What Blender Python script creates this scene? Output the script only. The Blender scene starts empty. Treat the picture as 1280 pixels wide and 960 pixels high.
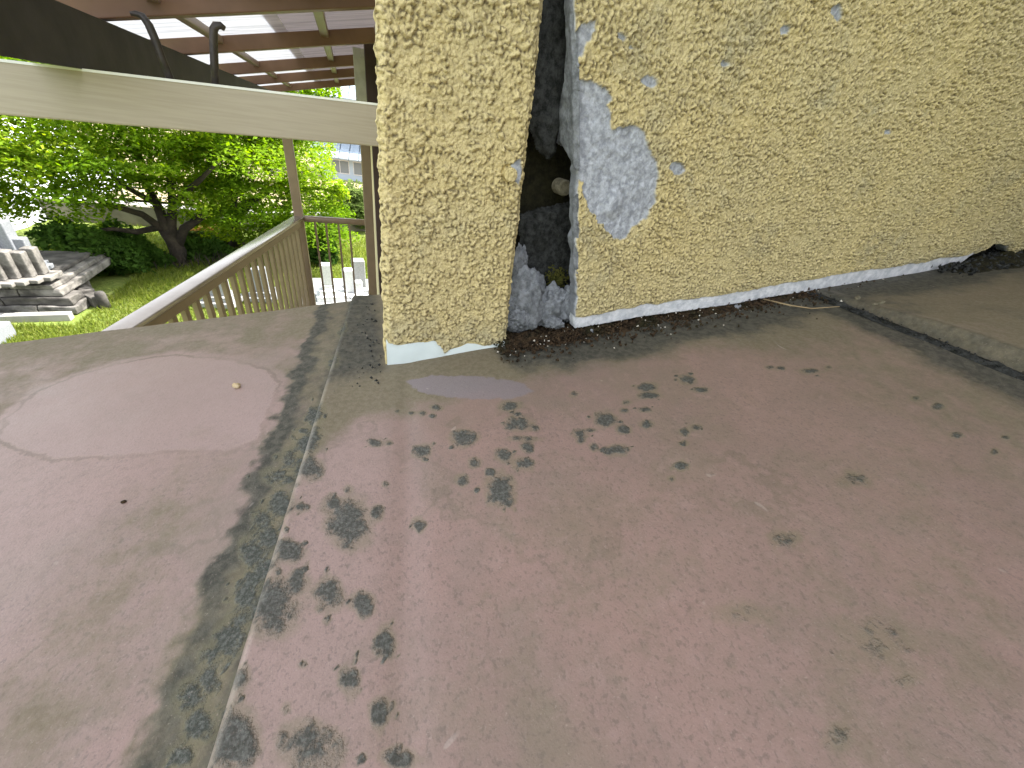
import bpy, bmesh, math, random
import numpy as np
from mathutils import Vector, Matrix

rng = np.random.default_rng(11)
random.seed(5)
SC = bpy.context.scene
COL = SC.collection

# ------------------------------------------------------------------ camera
# world: X runs along the stucco wall (to the right), Y into the wall, Z up;
# origin at the foot of the corner strip's left edge.
FPX = 490.0                                     # focal length in photo pixels (1280 wide)
def _cam_axes():
    up = -np.array([-120., -770., 490.]); up /= np.linalg.norm(up)
    Z = np.array([up[0], up[1], -up[2]])
    b = np.array([1740., 348., -490.])
    X = b - b.dot(Z) * Z; X /= np.linalg.norm(X)
    return np.array([X, np.cross(Z, X), Z])
RW = _cam_axes()                                # world = RW @ camera
def ray(px, py): return RW @ np.array([(px - 640) / FPX, (480 - py) / FPX, -1.0])
CPOS = -ray(482, 457) * 0.5
cd = bpy.data.cameras.new('camera')
cam = bpy.data.objects.new('camera', cd); COL.objects.link(cam)
M = Matrix([list(RW[0]) + [CPOS[0]], list(RW[1]) + [CPOS[1]], list(RW[2]) + [CPOS[2]], [0, 0, 0, 1]])
cam.matrix_world = M
cd.sensor_fit = 'HORIZONTAL'; cd.sensor_width = 36.0; cd.lens = 36.0 * FPX / 1280.0
cd.clip_start = 0.01; cd.clip_end = 3000
SC.camera = cam

# ------------------------------------------------------------------ sky, sun, exposure
SUN = Vector((0.80, 0.08, 1.20)).normalized()   # direction towards the sun
w = bpy.data.worlds.new('World'); SC.world = w; w.use_nodes = True
wn = w.node_tree; bg = wn.nodes['Background']
sk = wn.nodes.new('ShaderNodeTexSky'); sk.sky_type = 'NISHITA'; sk.sun_disc = False
sk.sun_elevation = math.asin(SUN.z); sk.sun_rotation = math.atan2(SUN.x, SUN.y)
sk.air_density = 1.0; sk.dust_density = 2.5; sk.ozone_density = 0.6
hz = wn.nodes.new('ShaderNodeHueSaturation'); hz.inputs['Saturation'].default_value = 0.24   # hazy, nearly white sky
wn.links.new(sk.outputs[0], hz.inputs['Color']); wn.links.new(hz.outputs[0], bg.inputs[0]); bg.inputs[1].default_value = 0.15
sd = bpy.data.lights.new('sun', 'SUN'); sd.energy = 3.4; sd.angle = math.radians(0.5); sd.color = (1, 0.95, 0.86)
so = bpy.data.objects.new('sun', sd); COL.objects.link(so)
so.rotation_euler = (-SUN).to_track_quat('-Z', 'Y').to_euler(); so.location = (3, 3, 12)
SC.view_settings.view_transform = 'Standard'; SC.view_settings.look = 'None'
SC.view_settings.exposure = 2.38; SC.view_settings.gamma = 1.0

# ------------------------------------------------------------------ geometry helpers
SLOPE = math.tan(math.radians(8))
def hit(px, py, p0, n):
    r = ray(px, py); n = np.array(n, float)
    return CPOS + r * (np.dot(np.array(p0) - CPOS, n) / r.dot(n))
def P_roof(px, py): return hit(px, py, (0, 0, 0), (-SLOPE, 0, 1))
def P_wall(px, py, y=0.0): return hit(px, py, (0, y, 0), (0, 1, 0))
def P_flat(px, py, z): return hit(px, py, (0, 0, z), (0, 0, 1))

def _hash(ix, iy, seed):
    h = (ix.astype(np.int64) * 374761393 + iy.astype(np.int64) * 668265263 + seed * 974711) & 0x7fffffff
    h = ((h ^ (h >> 13)) * 1274126177) & 0x7fffffff
    h = (h ^ (h >> 16)) & 0xffff
    return h / 65535.0
def vnoise(x, y, f, seed=0):
    x = x * f; y = y * f
    ix = np.floor(x); iy = np.floor(y); fx = x - ix; fy = y - iy
    fx = fx * fx * (3 - 2 * fx); fy = fy * fy * (3 - 2 * fy)
    a = _hash(ix, iy, seed); b = _hash(ix + 1, iy, seed); c = _hash(ix, iy + 1, seed); d = _hash(ix + 1, iy + 1, seed)
    return (a * (1 - fx) + b * fx) * (1 - fy) + (c * (1 - fx) + d * fx) * fy
def fbm(x, y, f, o=4, seed=0):
    s = 0; a = 0.5; t = 0
    for i in range(o):
        s = s + a * vnoise(x, y, f, seed + i * 17); t += a; a *= 0.5; f *= 2.03
    return s / t
def sstep(a, b, v):
    t = np.clip((v - a) / (b - a), 0, 1); return t * t * (3 - 2 * t)
def inpoly(x, y, poly):
    r = np.zeros(x.shape, bool); n = len(poly); j = n - 1
    for i in range(n):
        xi, yi = poly[i]; xj, yj = poly[j]
        c = ((yi > y) != (yj > y)) & (x < (xj - xi) * (y - yi) / ((yj - yi) + 1e-12) + xi)
        r ^= c; j = i
    return r
def polydist(x, y, poly, closed=True):
    d = np.full(x.shape, 1e9); n = len(poly)
    for i in range(n if closed else n - 1):
        ax, ay = poly[i]; bx, by = poly[(i + 1) % n]
        dx, dy = bx - ax, by - ay; L = dx * dx + dy * dy + 1e-12
        t = np.clip(((x - ax) * dx + (y - ay) * dy) / L, 0, 1)
        d = np.minimum(d, np.hypot(x - ax - t * dx, y - ay - t * dy))
    return d
def sdist(x, y, poly):                          # signed: positive inside
    d = polydist(x, y, poly); return np.where(inpoly(x, y, poly), d, -d)

def mesh_np(name, V, F, mat=None, smooth=True, attrs=None):
    V = np.asarray(V, np.float32); F = np.asarray(F, np.int32); k = F.shape[1]
    me = bpy.data.meshes.new(name)
    me.vertices.add(len(V)); me.vertices.foreach_set('co', V.ravel())
    me.loops.add(F.size); me.loops.foreach_set('vertex_index', F.ravel())
    me.polygons.add(len(F)); me.polygons.foreach_set('loop_start', np.arange(0, F.size, k, dtype=np.int32))
    me.polygons.foreach_set('loop_total', np.full(len(F), k, np.int32))
    me.polygons.foreach_set('use_smooth', np.full(len(F), smooth, bool))
    me.update(calc_edges=True); me.validate()
    for a, v in (attrs or {}).items():
        at = me.attributes.new(a, 'FLOAT', 'POINT'); at.data.foreach_set('value', np.asarray(v, np.float32).ravel())
    if mat: me.materials.append(mat)
    return me

def grid_faces(nu, nv, flip=False):
    i = np.arange(nu * nv).reshape(nu, nv)
    q = np.stack([i[:-1, :-1], i[1:, :-1], i[1:, 1:], i[:-1, 1:]], -1).reshape(-1, 4)
    return q[:, ::-1] if flip else q

def tag(o, label=None, cat=None, group=None, kind=None):
    if label: o['label'] = label
    if cat: o['category'] = cat
    if group: o['group'] = group
    if kind: o['kind'] = kind
    return o
def link(name, me, parent=None, loc=None, rot=None):
    o = bpy.data.objects.new(name, me); COL.objects.link(o)
    if parent: o.parent = parent
    if loc is not None: o.location = loc
    if rot is not None: o.rotation_euler = rot
    return o
def empty(name, loc=(0, 0, 0), label=None, cat=None, group=None, rz=0):
    o = bpy.data.objects.new(name, None); COL.objects.link(o); o.location = loc; o.rotation_euler = (0, 0, rz)
    o.empty_display_size = 0.05
    return tag(o, label, cat, group)
def copy_tree(o, parent=None):
    c = o.copy(); COL.objects.link(c)
    if parent: c.parent = parent
    for ch in list(o.children): copy_tree(ch, c)
    return c

class MB:
    """collects shapes into one bmesh"""
    def __init__(s): s.bm = bmesh.new()
    def box(s, lo, hi, rot=None, bev=0.0):
        c = [(a + b) / 2 for a, b in zip(lo, hi)]; d = [abs(b - a) for a, b in zip(lo, hi)]
        m = Matrix.Translation(c) @ (rot.to_4x4() if rot else Matrix.Identity(4)) @ Matrix.Diagonal((*d, 1))
        r = bmesh.ops.create_cube(s.bm, size=1, matrix=m)
        if bev:
            es = list({e for v in r['verts'] for e in v.link_edges})
            bmesh.ops.bevel(s.bm, geom=es, offset=bev, segments=2, affect='EDGES', profile=0.5)
        return s
    def bar(s, a, b, wd, ht, up=(0, 0, 1), bev=0.0):
        a = Vector(a); b = Vector(b); d = (b - a); L = d.length; d.normalize()
        side = d.cross(Vector(up)).normalized(); u = side.cross(d)
        R = Matrix((side, d, u)).transposed()
        m = Matrix.Translation((a + b) / 2) @ R.to_4x4() @ Matrix.Diagonal((wd, L, ht, 1))
        r = bmesh.ops.create_cube(s.bm, size=1, matrix=m)
        if bev:
            es = list({e for v in r['verts'] for e in v.link_edges})
            bmesh.ops.bevel(s.bm, geom=es, offset=bev, segments=2, affect='EDGES', profile=0.5)
        return s
    def tube(s, pts, rad, n=8, cap=True):
        pts = [Vector(p) for p in pts]; rings = []
        rad = rad if hasattr(rad, '__len__') else [rad] * len(pts)
        pu = Vector((0.3, 0.2, 1)).normalized()
        for i, p in enumerate(pts):
            d = (pts[min(i + 1, len(pts) - 1)] - pts[max(i - 1, 0)]).normalized()
            sd_ = d.cross(pu)
            if sd_.length < 1e-3: sd_ = d.cross(Vector((1, 0, 0)))
            sd_.normalize(); u = sd_.cross(d)
            rings.append([s.bm.verts.new(p + (sd_ * math.cos(t) + u * math.sin(t)) * rad[i]) for t in [2 * math.pi * k / n for k in range(n)]])
        for a, b in zip(rings[:-1], rings[1:]):
            for k in range(n): s.bm.faces.new((a[k], a[(k + 1) % n], b[(k + 1) % n], b[k]))
        if cap: s.bm.faces.new(rings[0][::-1]); s.bm.faces.new(rings[-1])
        return s
    def mesh(s, name, mat, smooth=False):
        bmesh.ops.recalc_face_normals(s.bm, faces=s.bm.faces)
        me = bpy.data.meshes.new(name); s.bm.to_mesh(me); s.bm.free()
        if mat: me.materials.append(mat)
        if smooth: me.polygons.foreach_set('use_smooth', [True] * len(me.polygons))
        return me
    def build(s, name, mat, parent=None, loc=None, smooth=False):
        return link(name, s.mesh(name, mat, smooth), parent, loc)

# ------------------------------------------------------------------ material helpers
class NT:
    def __init__(s, name):
        s.m = bpy.data.materials.new(name); s.m.use_nodes = True
        s.t = s.m.node_tree; s.p = s.t.nodes['Principled BSDF']; s.out = s.t.nodes['Material Output']
        s._tc = None
    def n(s, typ, **kw):
        nd = s.t.nodes.new('ShaderNode' + typ)
        for k, v in kw.items():
            if hasattr(nd, k) and not k[0].isupper(): setattr(nd, k, v)
            else: s.put(nd.inputs[k.replace('_', ' ')], v)
        return nd
    def put(s, sock, v):
        if isinstance(v, bpy.types.NodeSocket): s.t.links.new(v, sock)
        elif isinstance(v, bpy.types.Node): s.t.links.new(v.outputs[0], sock)
        else:
            if hasattr(v, '__len__') and len(v) == 3 and sock.type == 'RGBA': v = (*v, 1)
            sock.default_value = v
    def tc(s):
        if not s._tc: s._tc = s.t.nodes.new('ShaderNodeTexCoord')
        return s._tc.outputs['Object']
    def attr(s, a): nd = s.t.nodes.new('ShaderNodeAttribute'); nd.attribute_name = a; return nd.outputs['Fac']
    def scale(s, v3):
        nd = s.t.nodes.new('ShaderNodeMapping'); s.put(nd.inputs['Vector'], s.tc()); nd.inputs['Scale'].default_value = v3
        return nd.outputs[0]
    def noise(s, sc, det=4, rough=0.55, vec=None, dist=0.0):
        nd = s.n('TexNoise', Scale=sc, Detail=det, Roughness=rough, Distortion=dist)
        s.put(nd.inputs['Vector'], vec if vec is not None else s.tc()); return nd.outputs['Fac']
    def voro(s, sc, vec=None, feature='F1'):
        nd = s.n('TexVoronoi', Scale=sc); nd.feature = feature
        s.put(nd.inputs['Vector'], vec if vec is not None else s.tc()); return nd
    def math(s, op, a, b=0.0, c=None):
        nd = s.t.nodes.new('ShaderNodeMath'); nd.operation = op
        s.put(nd.inputs[0], a); s.put(nd.inputs[1], b)
        if c is not None: s.put(nd.inputs[2], c)
        return nd.outputs[0]
    def ss(s, v, a, b, lo=0.0, hi=1.0):
        nd = s.t.nodes.new('ShaderNodeMapRange'); nd.interpolation_type = 'SMOOTHSTEP'
        s.put(nd.inputs[0], v); nd.inputs[1].default_value = a; nd.inputs[2].default_value = b
        nd.inputs[3].default_value = lo; nd.inputs[4].default_value = hi; return nd.outputs[0]
    def mix(s, f, a, b):
        nd = s.t.nodes.new('ShaderNodeMix'); nd.data_type = 'RGBA'
        s.put(nd.inputs[0], f); s.put(nd.inputs[6], a); s.put(nd.inputs[7], b); return nd.outputs[2]
    def bump(s, h, st=0.5, d=0.001):
        nd = s.n('Bump', Strength=st, Distance=d, Height=h); s.put(s.p.inputs['Normal'], nd.outputs[0]); return nd
    def set(s, **kw):
        for k, v in kw.items(): s.put(s.p.inputs[k.replace('_', ' ')], v)
        return s.m

def srgb(r, g, b):
    f = lambda c: (c / 255 / 12.92) if c <= 10 else ((c / 255 + 0.055) / 1.055) ** 2.4
    return (f(r), f(g), f(b))

def simple(name, c1, c2, sc=20, rough=0.7, bump=0.3, bd=0.002, metal=0.0, det=5):
    t = NT(name); nz = t.noise(sc, det)
    t.set(Base_Color=t.mix(t.ss(nz, 0.3, 0.7), c1, c2), Roughness=rough, Metallic=metal)
    if bump: t.bump(t.noise(sc * 4, 4), bump, bd)
    return t.m

# ---- painted sheet roof
def roof_material():
    t = NT('painted_roof_sheet')
    big = t.noise(5, 4, 0.6); mid = t.noise(26, 5, 0.6); fine = t.noise(210, 3, 0.6); grit = t.noise(700, 2, 0.5)
    c = t.mix(t.ss(big, 0.35, 0.68), (0.285, 0.190, 0.164), (0.236, 0.166, 0.140))
    c = t.mix(t.math('MULTIPLY', t.ss(mid, 0.45, 0.72), 0.35), c, (0.20, 0.155, 0.128))
    c = t.mix(t.math('MULTIPLY', t.ss(t.noise(9, 5, 0.65), 0.5, 0.62), 0.30), c, (0.17, 0.15, 0.10))
    c = t.mix(t.math('MULTIPLY', t.attr('pale'), 0.75), c, (0.318, 0.230, 0.206))
    c = t.mix(t.math('MULTIPLY', t.ss(t.noise(120, 6, 0.7), 0.46, 0.66), 0.42), c, (0.185, 0.138, 0.112))
    c = t.mix(t.math('MULTIPLY', t.ss(t.noise(75, 5, 0.7, None, 0.4), 0.52, 0.68), 0.30), c, (0.335, 0.235, 0.21))
    # tide lines left by drying puddles
    tl = t.math('ABSOLUTE', t.math('SUBTRACT', t.noise(6.5, 6, 0.55), 0.47)); tm = t.noise(4, 3)
    c = t.mix(t.math('MULTIPLY', t.ss(tl, 0.016, 0.002), t.ss(tm, 0.45, 0.62, 0.0, 0.5)), c, (0.16, 0.125, 0.095))
    # clean rubbed patch
    cv = t.math('ADD', t.attr('clean'), t.math('MULTIPLY', t.math('SUBTRACT', t.noise(60, 6, 0.65), 0.5), 0.9))
    cl = t.ss(cv, 0.42, 0.52)
    rg = t.math('MULTIPLY', t.ss(t.math('ABSOLUTE', t.math('SUBTRACT', cv, 0.34)), 0.16, 0.03), t.ss(t.noise(11, 4), 0.40, 0.60, 0.1, 0.55))
    c = t.mix(rg, c, (0.125, 0.092, 0.062))
    c = t.mix(t.math('MULTIPLY', cl, 0.6), c, t.mix(t.ss(fine, .35, .65), (0.300, 0.215, 0.192), (0.318, 0.229, 0.205)))
    # fine olive dust and tiny flecks
    flv = t.scale((360, 270, 360)); fl = t.noise(1.0, 3, 0.6, flv)
    flf = t.math('MULTIPLY', t.ss(fl, 0.55, 0.66), t.math('MULTIPLY', t.ss(t.math('ADD', t.attr('speck'), t.math('MULTIPLY', t.math('SUBTRACT', t.noise(14, 4), 0.5), 2.4)), 0.25, 0.8), 0.40))
    flf = t.math('MULTIPLY', flf, t.math('SUBTRACT', 1.0, cl))
    c = t.mix(flf, c, (0.095, 0.078, 0.068))
    # olive moss film; also carries the painted foreground shade
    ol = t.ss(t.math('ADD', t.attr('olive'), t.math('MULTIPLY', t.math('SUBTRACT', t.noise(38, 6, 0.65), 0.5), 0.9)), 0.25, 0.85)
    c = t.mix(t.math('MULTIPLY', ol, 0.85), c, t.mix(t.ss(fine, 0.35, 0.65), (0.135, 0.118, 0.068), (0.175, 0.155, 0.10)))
    # grey-violet bare patch
    li = t.ss(t.math('ADD', t.attr('lilac'), t.math('MULTIPLY', t.math('SUBTRACT', t.noise(90, 5), 0.5), 0.6)), 0.42, 0.6)
    c = t.mix(t.math('MULTIPLY', li, 0.8), c, (0.215, 0.185, 0.195))
    # soot grime
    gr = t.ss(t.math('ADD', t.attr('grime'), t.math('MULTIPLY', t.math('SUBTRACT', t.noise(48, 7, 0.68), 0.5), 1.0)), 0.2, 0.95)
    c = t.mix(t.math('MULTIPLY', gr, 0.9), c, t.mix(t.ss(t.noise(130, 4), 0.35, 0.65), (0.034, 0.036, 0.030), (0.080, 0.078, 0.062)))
    # lichen crusts
    lm = t.math('ADD', t.attr('lichen'), t.math('ADD', t.math('MULTIPLY', t.math('SUBTRACT', t.noise(105, 4, 0.6), 0.5), 1.1), t.math('MULTIPLY', t.math('SUBTRACT', t.noise(330, 4, 0.7), 0.5), 0.6)))
    lf = t.ss(lm, 0.38, 0.78)
    halo = t.math('MULTIPLY', t.ss(t.math('ADD', t.attr('lichen'), t.math('MULTIPLY', t.math('SUBTRACT', t.noise(80, 4, 0.6), 0.5), 0.6)), 0.12, 0.5), 0.45)
    c = t.mix(halo, c, (0.165, 0.150, 0.088))
    lc = t.mix(t.ss(t.noise(380, 4, 0.7), 0.40, 0.70), (0.027, 0.034, 0.031), (0.115, 0.124, 0.114))
    c = t.mix(t.math('MULTIPLY', lf, 0.86), c, lc)
    # pale lip edge: a highlight painted into the colour
    we = t.math('MULTIPLY', t.attr('lip_light'), t.ss(t.noise(30, 6), 0.35, 0.62))
    c = t.mix(we, c, (0.36, 0.32, 0.275))
    # sharp grit
    c = t.mix(t.ss(t.noise(620, 3, 0.7), 0.54, 0.70, 0.0, 0.38), c, (0.11, 0.085, 0.072)); c = t.mix(t.ss(t.noise(540, 3, 0.7), 0.60, 0.74, 0.0, 0.30), c, (0.46, 0.38, 0.33))
    # rare pale scuffs
    c = t.mix(t.math('MULTIPLY', t.ss(t.noise(36, 2, 0.5, None, 0.8), 0.735, 0.77), 0.35), c, (0.42, 0.36, 0.32))
    ro = t.math('ADD', 0.40, t.math('MULTIPLY', t.math('MAXIMUM', lf, t.math('MAXIMUM', gr, ol)), 0.4))
    ro = t.math('ADD', ro, t.math('MULTIPLY', t.math('SUBTRACT', mid, 0.5), 0.25))
    t.set(Base_Color=c, Roughness=ro, Specular_IOR_Level=0.35)
    h = t.math('ADD', t.math('MULTIPLY', grit, 0.22), t.math('MULTIPLY', lf, t.math('ADD', 0.5, fine)))
    h = t.math('ADD', h, t.math('MULTIPLY', gr, fine)); h = t.math('ADD', h, t.math('MULTIPLY', fl, -0.25))
    t.bump(h, 0.8, 0.0010)
    return t.m

# ---- sprayed stucco
def stucco_material():
    t = NT('yellow_sprayed_stucco')
    n1 = t.noise(7, 5, 0.6); n2 = t.noise(45, 5, 0.6); n3 = t.noise(320, 4, 0.6)
    c = t.mix(t.ss(n1, 0.3, 0.7), (0.625, 0.510, 0.240), (0.580, 0.487, 0.252))
    c = t.mix(t.math('MULTIPLY', t.ss(n2, 0.42, 0.75), 0.45), c, (0.67, 0.575, 0.315))
    c = t.mix(t.math('MULTIPLY', t.ss(n3, 0.45, 0.7), 0.25), c, (0.47, 0.39, 0.20))
    c = t.mix(t.math('MULTIPLY', t.ss(t.noise(15, 6, 0.7), 0.56, 0.72), 0.5), c, (0.37, 0.355, 0.24))
    c = t.mix(t.math('MULTIPLY', t.attr('dirt'), t.ss(n2, 0.3, 0.65)), c, (0.30, 0.285, 0.20))
    # pits darkened in the colour for the shade between grains
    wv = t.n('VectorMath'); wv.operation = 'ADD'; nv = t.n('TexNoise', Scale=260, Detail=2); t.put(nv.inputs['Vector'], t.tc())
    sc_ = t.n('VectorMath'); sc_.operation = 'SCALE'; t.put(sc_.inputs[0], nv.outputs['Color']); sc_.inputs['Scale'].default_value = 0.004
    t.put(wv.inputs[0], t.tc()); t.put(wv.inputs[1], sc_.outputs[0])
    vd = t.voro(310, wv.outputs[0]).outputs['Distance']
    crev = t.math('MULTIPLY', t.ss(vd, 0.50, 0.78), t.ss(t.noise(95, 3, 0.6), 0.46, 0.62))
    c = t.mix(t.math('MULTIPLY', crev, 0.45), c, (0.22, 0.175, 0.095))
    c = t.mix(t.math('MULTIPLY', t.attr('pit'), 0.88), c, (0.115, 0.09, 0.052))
    bare = t.attr('bare')
    bn = t.noise(130, 6, 0.7); 
    bc = t.mix(t.ss(bn, 0.35, 0.68), (0.26, 0.275, 0.305), (0.54, 0.565, 0.61))
    bc = t.mix(t.math('MULTIPLY', t.ss(t.noise(34, 5), 0.5, 0.72), 0.5), bc, (0.235, 0.24, 0.255))
    c = t.mix(bare, c, bc)
    c = t.mix(t.math('MULTIPLY', t.attr('rim'), 0.7), c, (0.15, 0.16, 0.165))
    wh = t.attr('white')
    c = t.mix(wh, c, t.mix(t.ss(t.noise(60, 6, 0.7), 0.35, 0.66), (0.52, 0.54, 0.57), (0.80, 0.80, 0.82)))
    t.set(Base_Color=c, Roughness=0.72, Specular_IOR_Level=0.3)
    h = t.math('ADD', n3, t.math('MULTIPLY', bare, t.math('MULTIPLY', bn, 2.2)))
    h = t.math('SUBTRACT', h, t.math('MULTIPLY', t.math('SUBTRACT', 1.0, t.math('MAXIMUM', bare, wh)), t.math('MULTIPLY', vd, 2.2)))
    t.bump(h, 0.6, 0.0012)
    return t.m

def mortar_material(name, c1, c2, c3, f=0.5):
    t = NT(name)
    a = t.noise(110, 7, 0.72); b = t.noise(22, 5, 0.6)
    c = t.mix(t.ss(a, 0.34, 0.66), c1, c2)
    c = t.mix(t.math('MULTIPLY', t.ss(b, 0.48, 0.7), f), c, c3)
    t.set(Base_Color=c, Roughness=0.9, Specular_IOR_Level=0.15)
    t.bump(t.math('ADD', a, t.noise(420, 3)), 0.8, 0.0016)
    return t.m

MAT = {}
MAT['roof'] = roof_material()
MAT['stucco'] = stucco_material()
MAT['mortar'] = mortar_material('grey_mortar', (0.15, 0.16, 0.17), (0.40, 0.415, 0.43), (0.13, 0.135, 0.125))
MAT['mortar_mid'] = mortar_material('mid_grey_mortar', (0.12, 0.128, 0.135), (0.27, 0.283, 0.30), (0.11, 0.115, 0.115))
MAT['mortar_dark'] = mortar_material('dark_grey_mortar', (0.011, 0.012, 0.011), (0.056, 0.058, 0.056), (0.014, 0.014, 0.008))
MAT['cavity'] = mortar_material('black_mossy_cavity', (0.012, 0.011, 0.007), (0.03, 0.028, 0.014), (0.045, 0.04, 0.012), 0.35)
MAT['pale_base'] = simple('pale_blue_render', (0.60, 0.68, 0.68), (0.68, 0.75, 0.74), 14, 0.55, 0.15, 0.0006)
MAT['soil'] = mortar_material('brown_soil', (0.012, 0.009, 0.006), (0.075, 0.048, 0.026), (0.022, 0.024, 0.010), .8)
MAT['moss'] = mortar_material('olive_moss', (0.05, 0.055, 0.012), (0.11, 0.105, 0.025), (0.03, 0.03, 0.01))
MAT['crumb'] = simple('pale_crumb', (0.55, 0.5, 0.4), (0.7, 0.66, 0.58), 200, 0.9, 0.4, 0.0008)
MAT['tan'] = simple('tan_crumb', (0.42, 0.30, 0.16), (0.58, 0.47, 0.30), 160, 0.9, 0.6, 0.001)
MAT['pipe'] = mortar_material('grimy_pipe', (0.10, 0.09, 0.06), (0.24, 0.215, 0.15), (0.10, 0.10, 0.06))
MAT['straw'] = simple('dry_straw', (0.24, 0.17, 0.09), (0.34, 0.26, 0.14), 60, 0.8, 0.2, 0.0005)
def cream_material():
    t = NT('cream_aluminium'); st = t.noise(1.0, 4, 0.6, t.scale((6, 40, 160)))
    c = t.mix(t.ss(st, 0.35, 0.65), (0.385, 0.328, 0.268), (0.43, 0.37, 0.305))
    c = t.mix(t.math('MULTIPLY', t.ss(t.noise(9, 6, 0.7), 0.58, 0.7), 0.25), c, (0.30, 0.26, 0.21))
    t.set(Base_Color=c, Roughness=0.38, Specular_IOR_Level=0.5); t.bump(st, 0.12, 0.0006); return t.m
MAT['cream'] = cream_material()
MAT['cap'] = simple('beam_highlight_white', (0.80, 0.80, 0.80), (0.9, 0.9, 0.9), 10, 0.5, 0.0, 0.001, 0.0)  # near-white, for the highlight painted along the beam's top edge
MAT['brown'] = simple('brown_aluminium', (0.165, 0.088, 0.054), (0.215, 0.118, 0.074), 9, 0.42, 0.08, 0.0006)
MAT['dark'] = simple('dark_brown_board', (0.008, 0.006, 0.006), (0.026, 0.021, 0.020), 10, 0.6, 0.25, 0.002)
MAT['bronze'] = simple('bronze_aluminium', (0.20, 0.145, 0.104), (0.255, 0.188, 0.137), 7, 0.36, 0.06, 0.0006, 0.15)
MAT['rail'] = simple('rail_top_aluminium', (0.30, 0.26, 0.22), (0.36, 0.32, 0.28), 8, 0.22, 0.05, 0.0006, 0.55)
MAT['plum'] = simple('dark_plum_frame', (0.03, 0.014, 0.018), (0.045, 0.022, 0.026), 10, 0.5, 0.05)
MAT['galv'] = simple('grey_metal', (0.50, 0.49, 0.48), (0.62, 0.61, 0.60), 25, 0.4, 0.1, 0.001, 0.0)
MAT['hook'] = simple('rusty_dark_hook', (0.018, 0.014, 0.012), (0.045, 0.034, 0.028), 60, 0.5, 0.2, 0.001)
MAT['granite'] = simple('pale_granite', (0.20, 0.205, 0.21), (0.27, 0.275, 0.28), 30, 0.6, 0.1)
MAT['granite_white'] = simple('white_granite', (0.50, 0.51, 0.53), (0.60, 0.61, 0.62), 30, 0.6, 0.1)
MAT['granite_grey'] = simple('grey_granite', (0.16, 0.17, 0.19), (0.22, 0.23, 0.25), 40, 0.45, 0.1)
MAT['old_stone'] = simple('stained_stone', (0.045, 0.041, 0.038), (0.20, 0.188, 0.175), 4.5, 0.85, 0.5, 0.01, det=7)
MAT['dark_stone'] = simple('dark_old_stone', (0.03, 0.027, 0.025), (0.10, 0.092, 0.085), 4, 0.9, 0.6, 0.01, det=7)
MAT['bark'] = simple('bark', (0.016, 0.012, 0.009), (0.045, 0.034, 0.025), 5, 0.95, 0.9, 0.02)
MAT['tan_stone'] = simple('tan_stone', (0.12, 0.105, 0.085), (0.19, 0.17, 0.14), 2.2, 0.9, 0.3, 0.004)
MAT['asphalt'] = simple('pale_lane', (0.20, 0.19, 0.18), (0.25, 0.24, 0.23), 1.5, 0.9, 0.3, 0.004)
MAT['concrete'] = simple('weathered_concrete', (0.22, 0.21, 0.20), (0.31, 0.30, 0.28), 2.2, 0.9, 0.3, 0.004)
MAT['house_wall'] = simple('pale_blue_wall', (0.36, 0.43, 0.50), (0.40, 0.47, 0.55), 1, 0.8, 0.0)
MAT['house_tile'] = simple('grey_blue_tile', (0.20, 0.25, 0.31), (0.27, 0.32, 0.38), 4, 0.5, 0.4, 0.02)
MAT['house_body'] = simple('house_render', (0.55, 0.48, 0.30), (0.62, 0.54, 0.34), 3, 0.85, 0.3)
MAT['soffit'] = simple('brown_soffit', (0.10, 0.072, 0.05), (0.15, 0.11, 0.08), 6, 0.7, 0.1)
MAT['lane'] = MAT['asphalt']
def glass_material():
    t = NT('window_glass'); t.set(Base_Color=(0.12, 0.15, 0.18), Roughness=0.08, Specular_IOR_Level=0.8); return t.m
MAT['glass'] = glass_material()
def film_material(name, col, tr, rough=0.4):
    t = NT(name); nz = t.noise(1.0, 4, 0.6, t.scale((3, 60, 3)))
    cc = t.mix(t.ss(nz, 0.35, 0.7), col, tuple(c * 0.72 for c in col))
    df = t.n('BsdfDiffuse', Color=cc); tl = t.n('BsdfTranslucent', Color=cc); mx = t.n('MixShader', Fac=tr)
    t.t.links.new(df.outputs[0], mx.inputs[1]); t.t.links.new(tl.outputs[0], mx.inputs[2])
    t.t.links.new(mx.outputs[0], t.out.inputs[0]); return t.m
MAT['sheet_clear'] = film_material('translucent_roof_sheet', (0.93, 0.91, 0.92), 0.88)
MAT['sheet_shaded'] = film_material('shaded_translucent_sheet', (0.33, 0.28, 0.275), 0.75)  # shade of the house painted into this part of the sheet
MAT['tunnel'] = film_material('white_tunnel_film', (0.80, 0.83, 0.86), 0.3)
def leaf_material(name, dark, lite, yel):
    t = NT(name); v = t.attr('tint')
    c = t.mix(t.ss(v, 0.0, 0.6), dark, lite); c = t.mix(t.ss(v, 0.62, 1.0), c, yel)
    df = t.n('BsdfDiffuse', Color=c); 
    tc_ = t.n('HueSaturation', Saturation=1.1, Value=1.25, Color=c)
    tl = t.n('BsdfTranslucent', Color=tc_.outputs[0]); mx = t.n('MixShader', Fac=0.55)
    t.t.links.new(df.outputs[0], mx.inputs[1]); t.t.links.new(tl.outputs[0], mx.inputs[2])
    t.t.links.new(mx.outputs[0], t.out.inputs[0]); return t.m
MAT['leaf'] = leaf_material('maple_leaves', (0.085, 0.165, 0.014), (0.19, 0.30, 0.026), (0.40, 0.47, 0.05))
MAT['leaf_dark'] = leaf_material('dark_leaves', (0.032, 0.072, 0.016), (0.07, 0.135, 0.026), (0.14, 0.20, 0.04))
MAT['leaf_pale'] = leaf_material('pale_leaves', (0.07, 0.11, 0.03), (0.14, 0.19, 0.06), (0.23, 0.27, 0.10))
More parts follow.
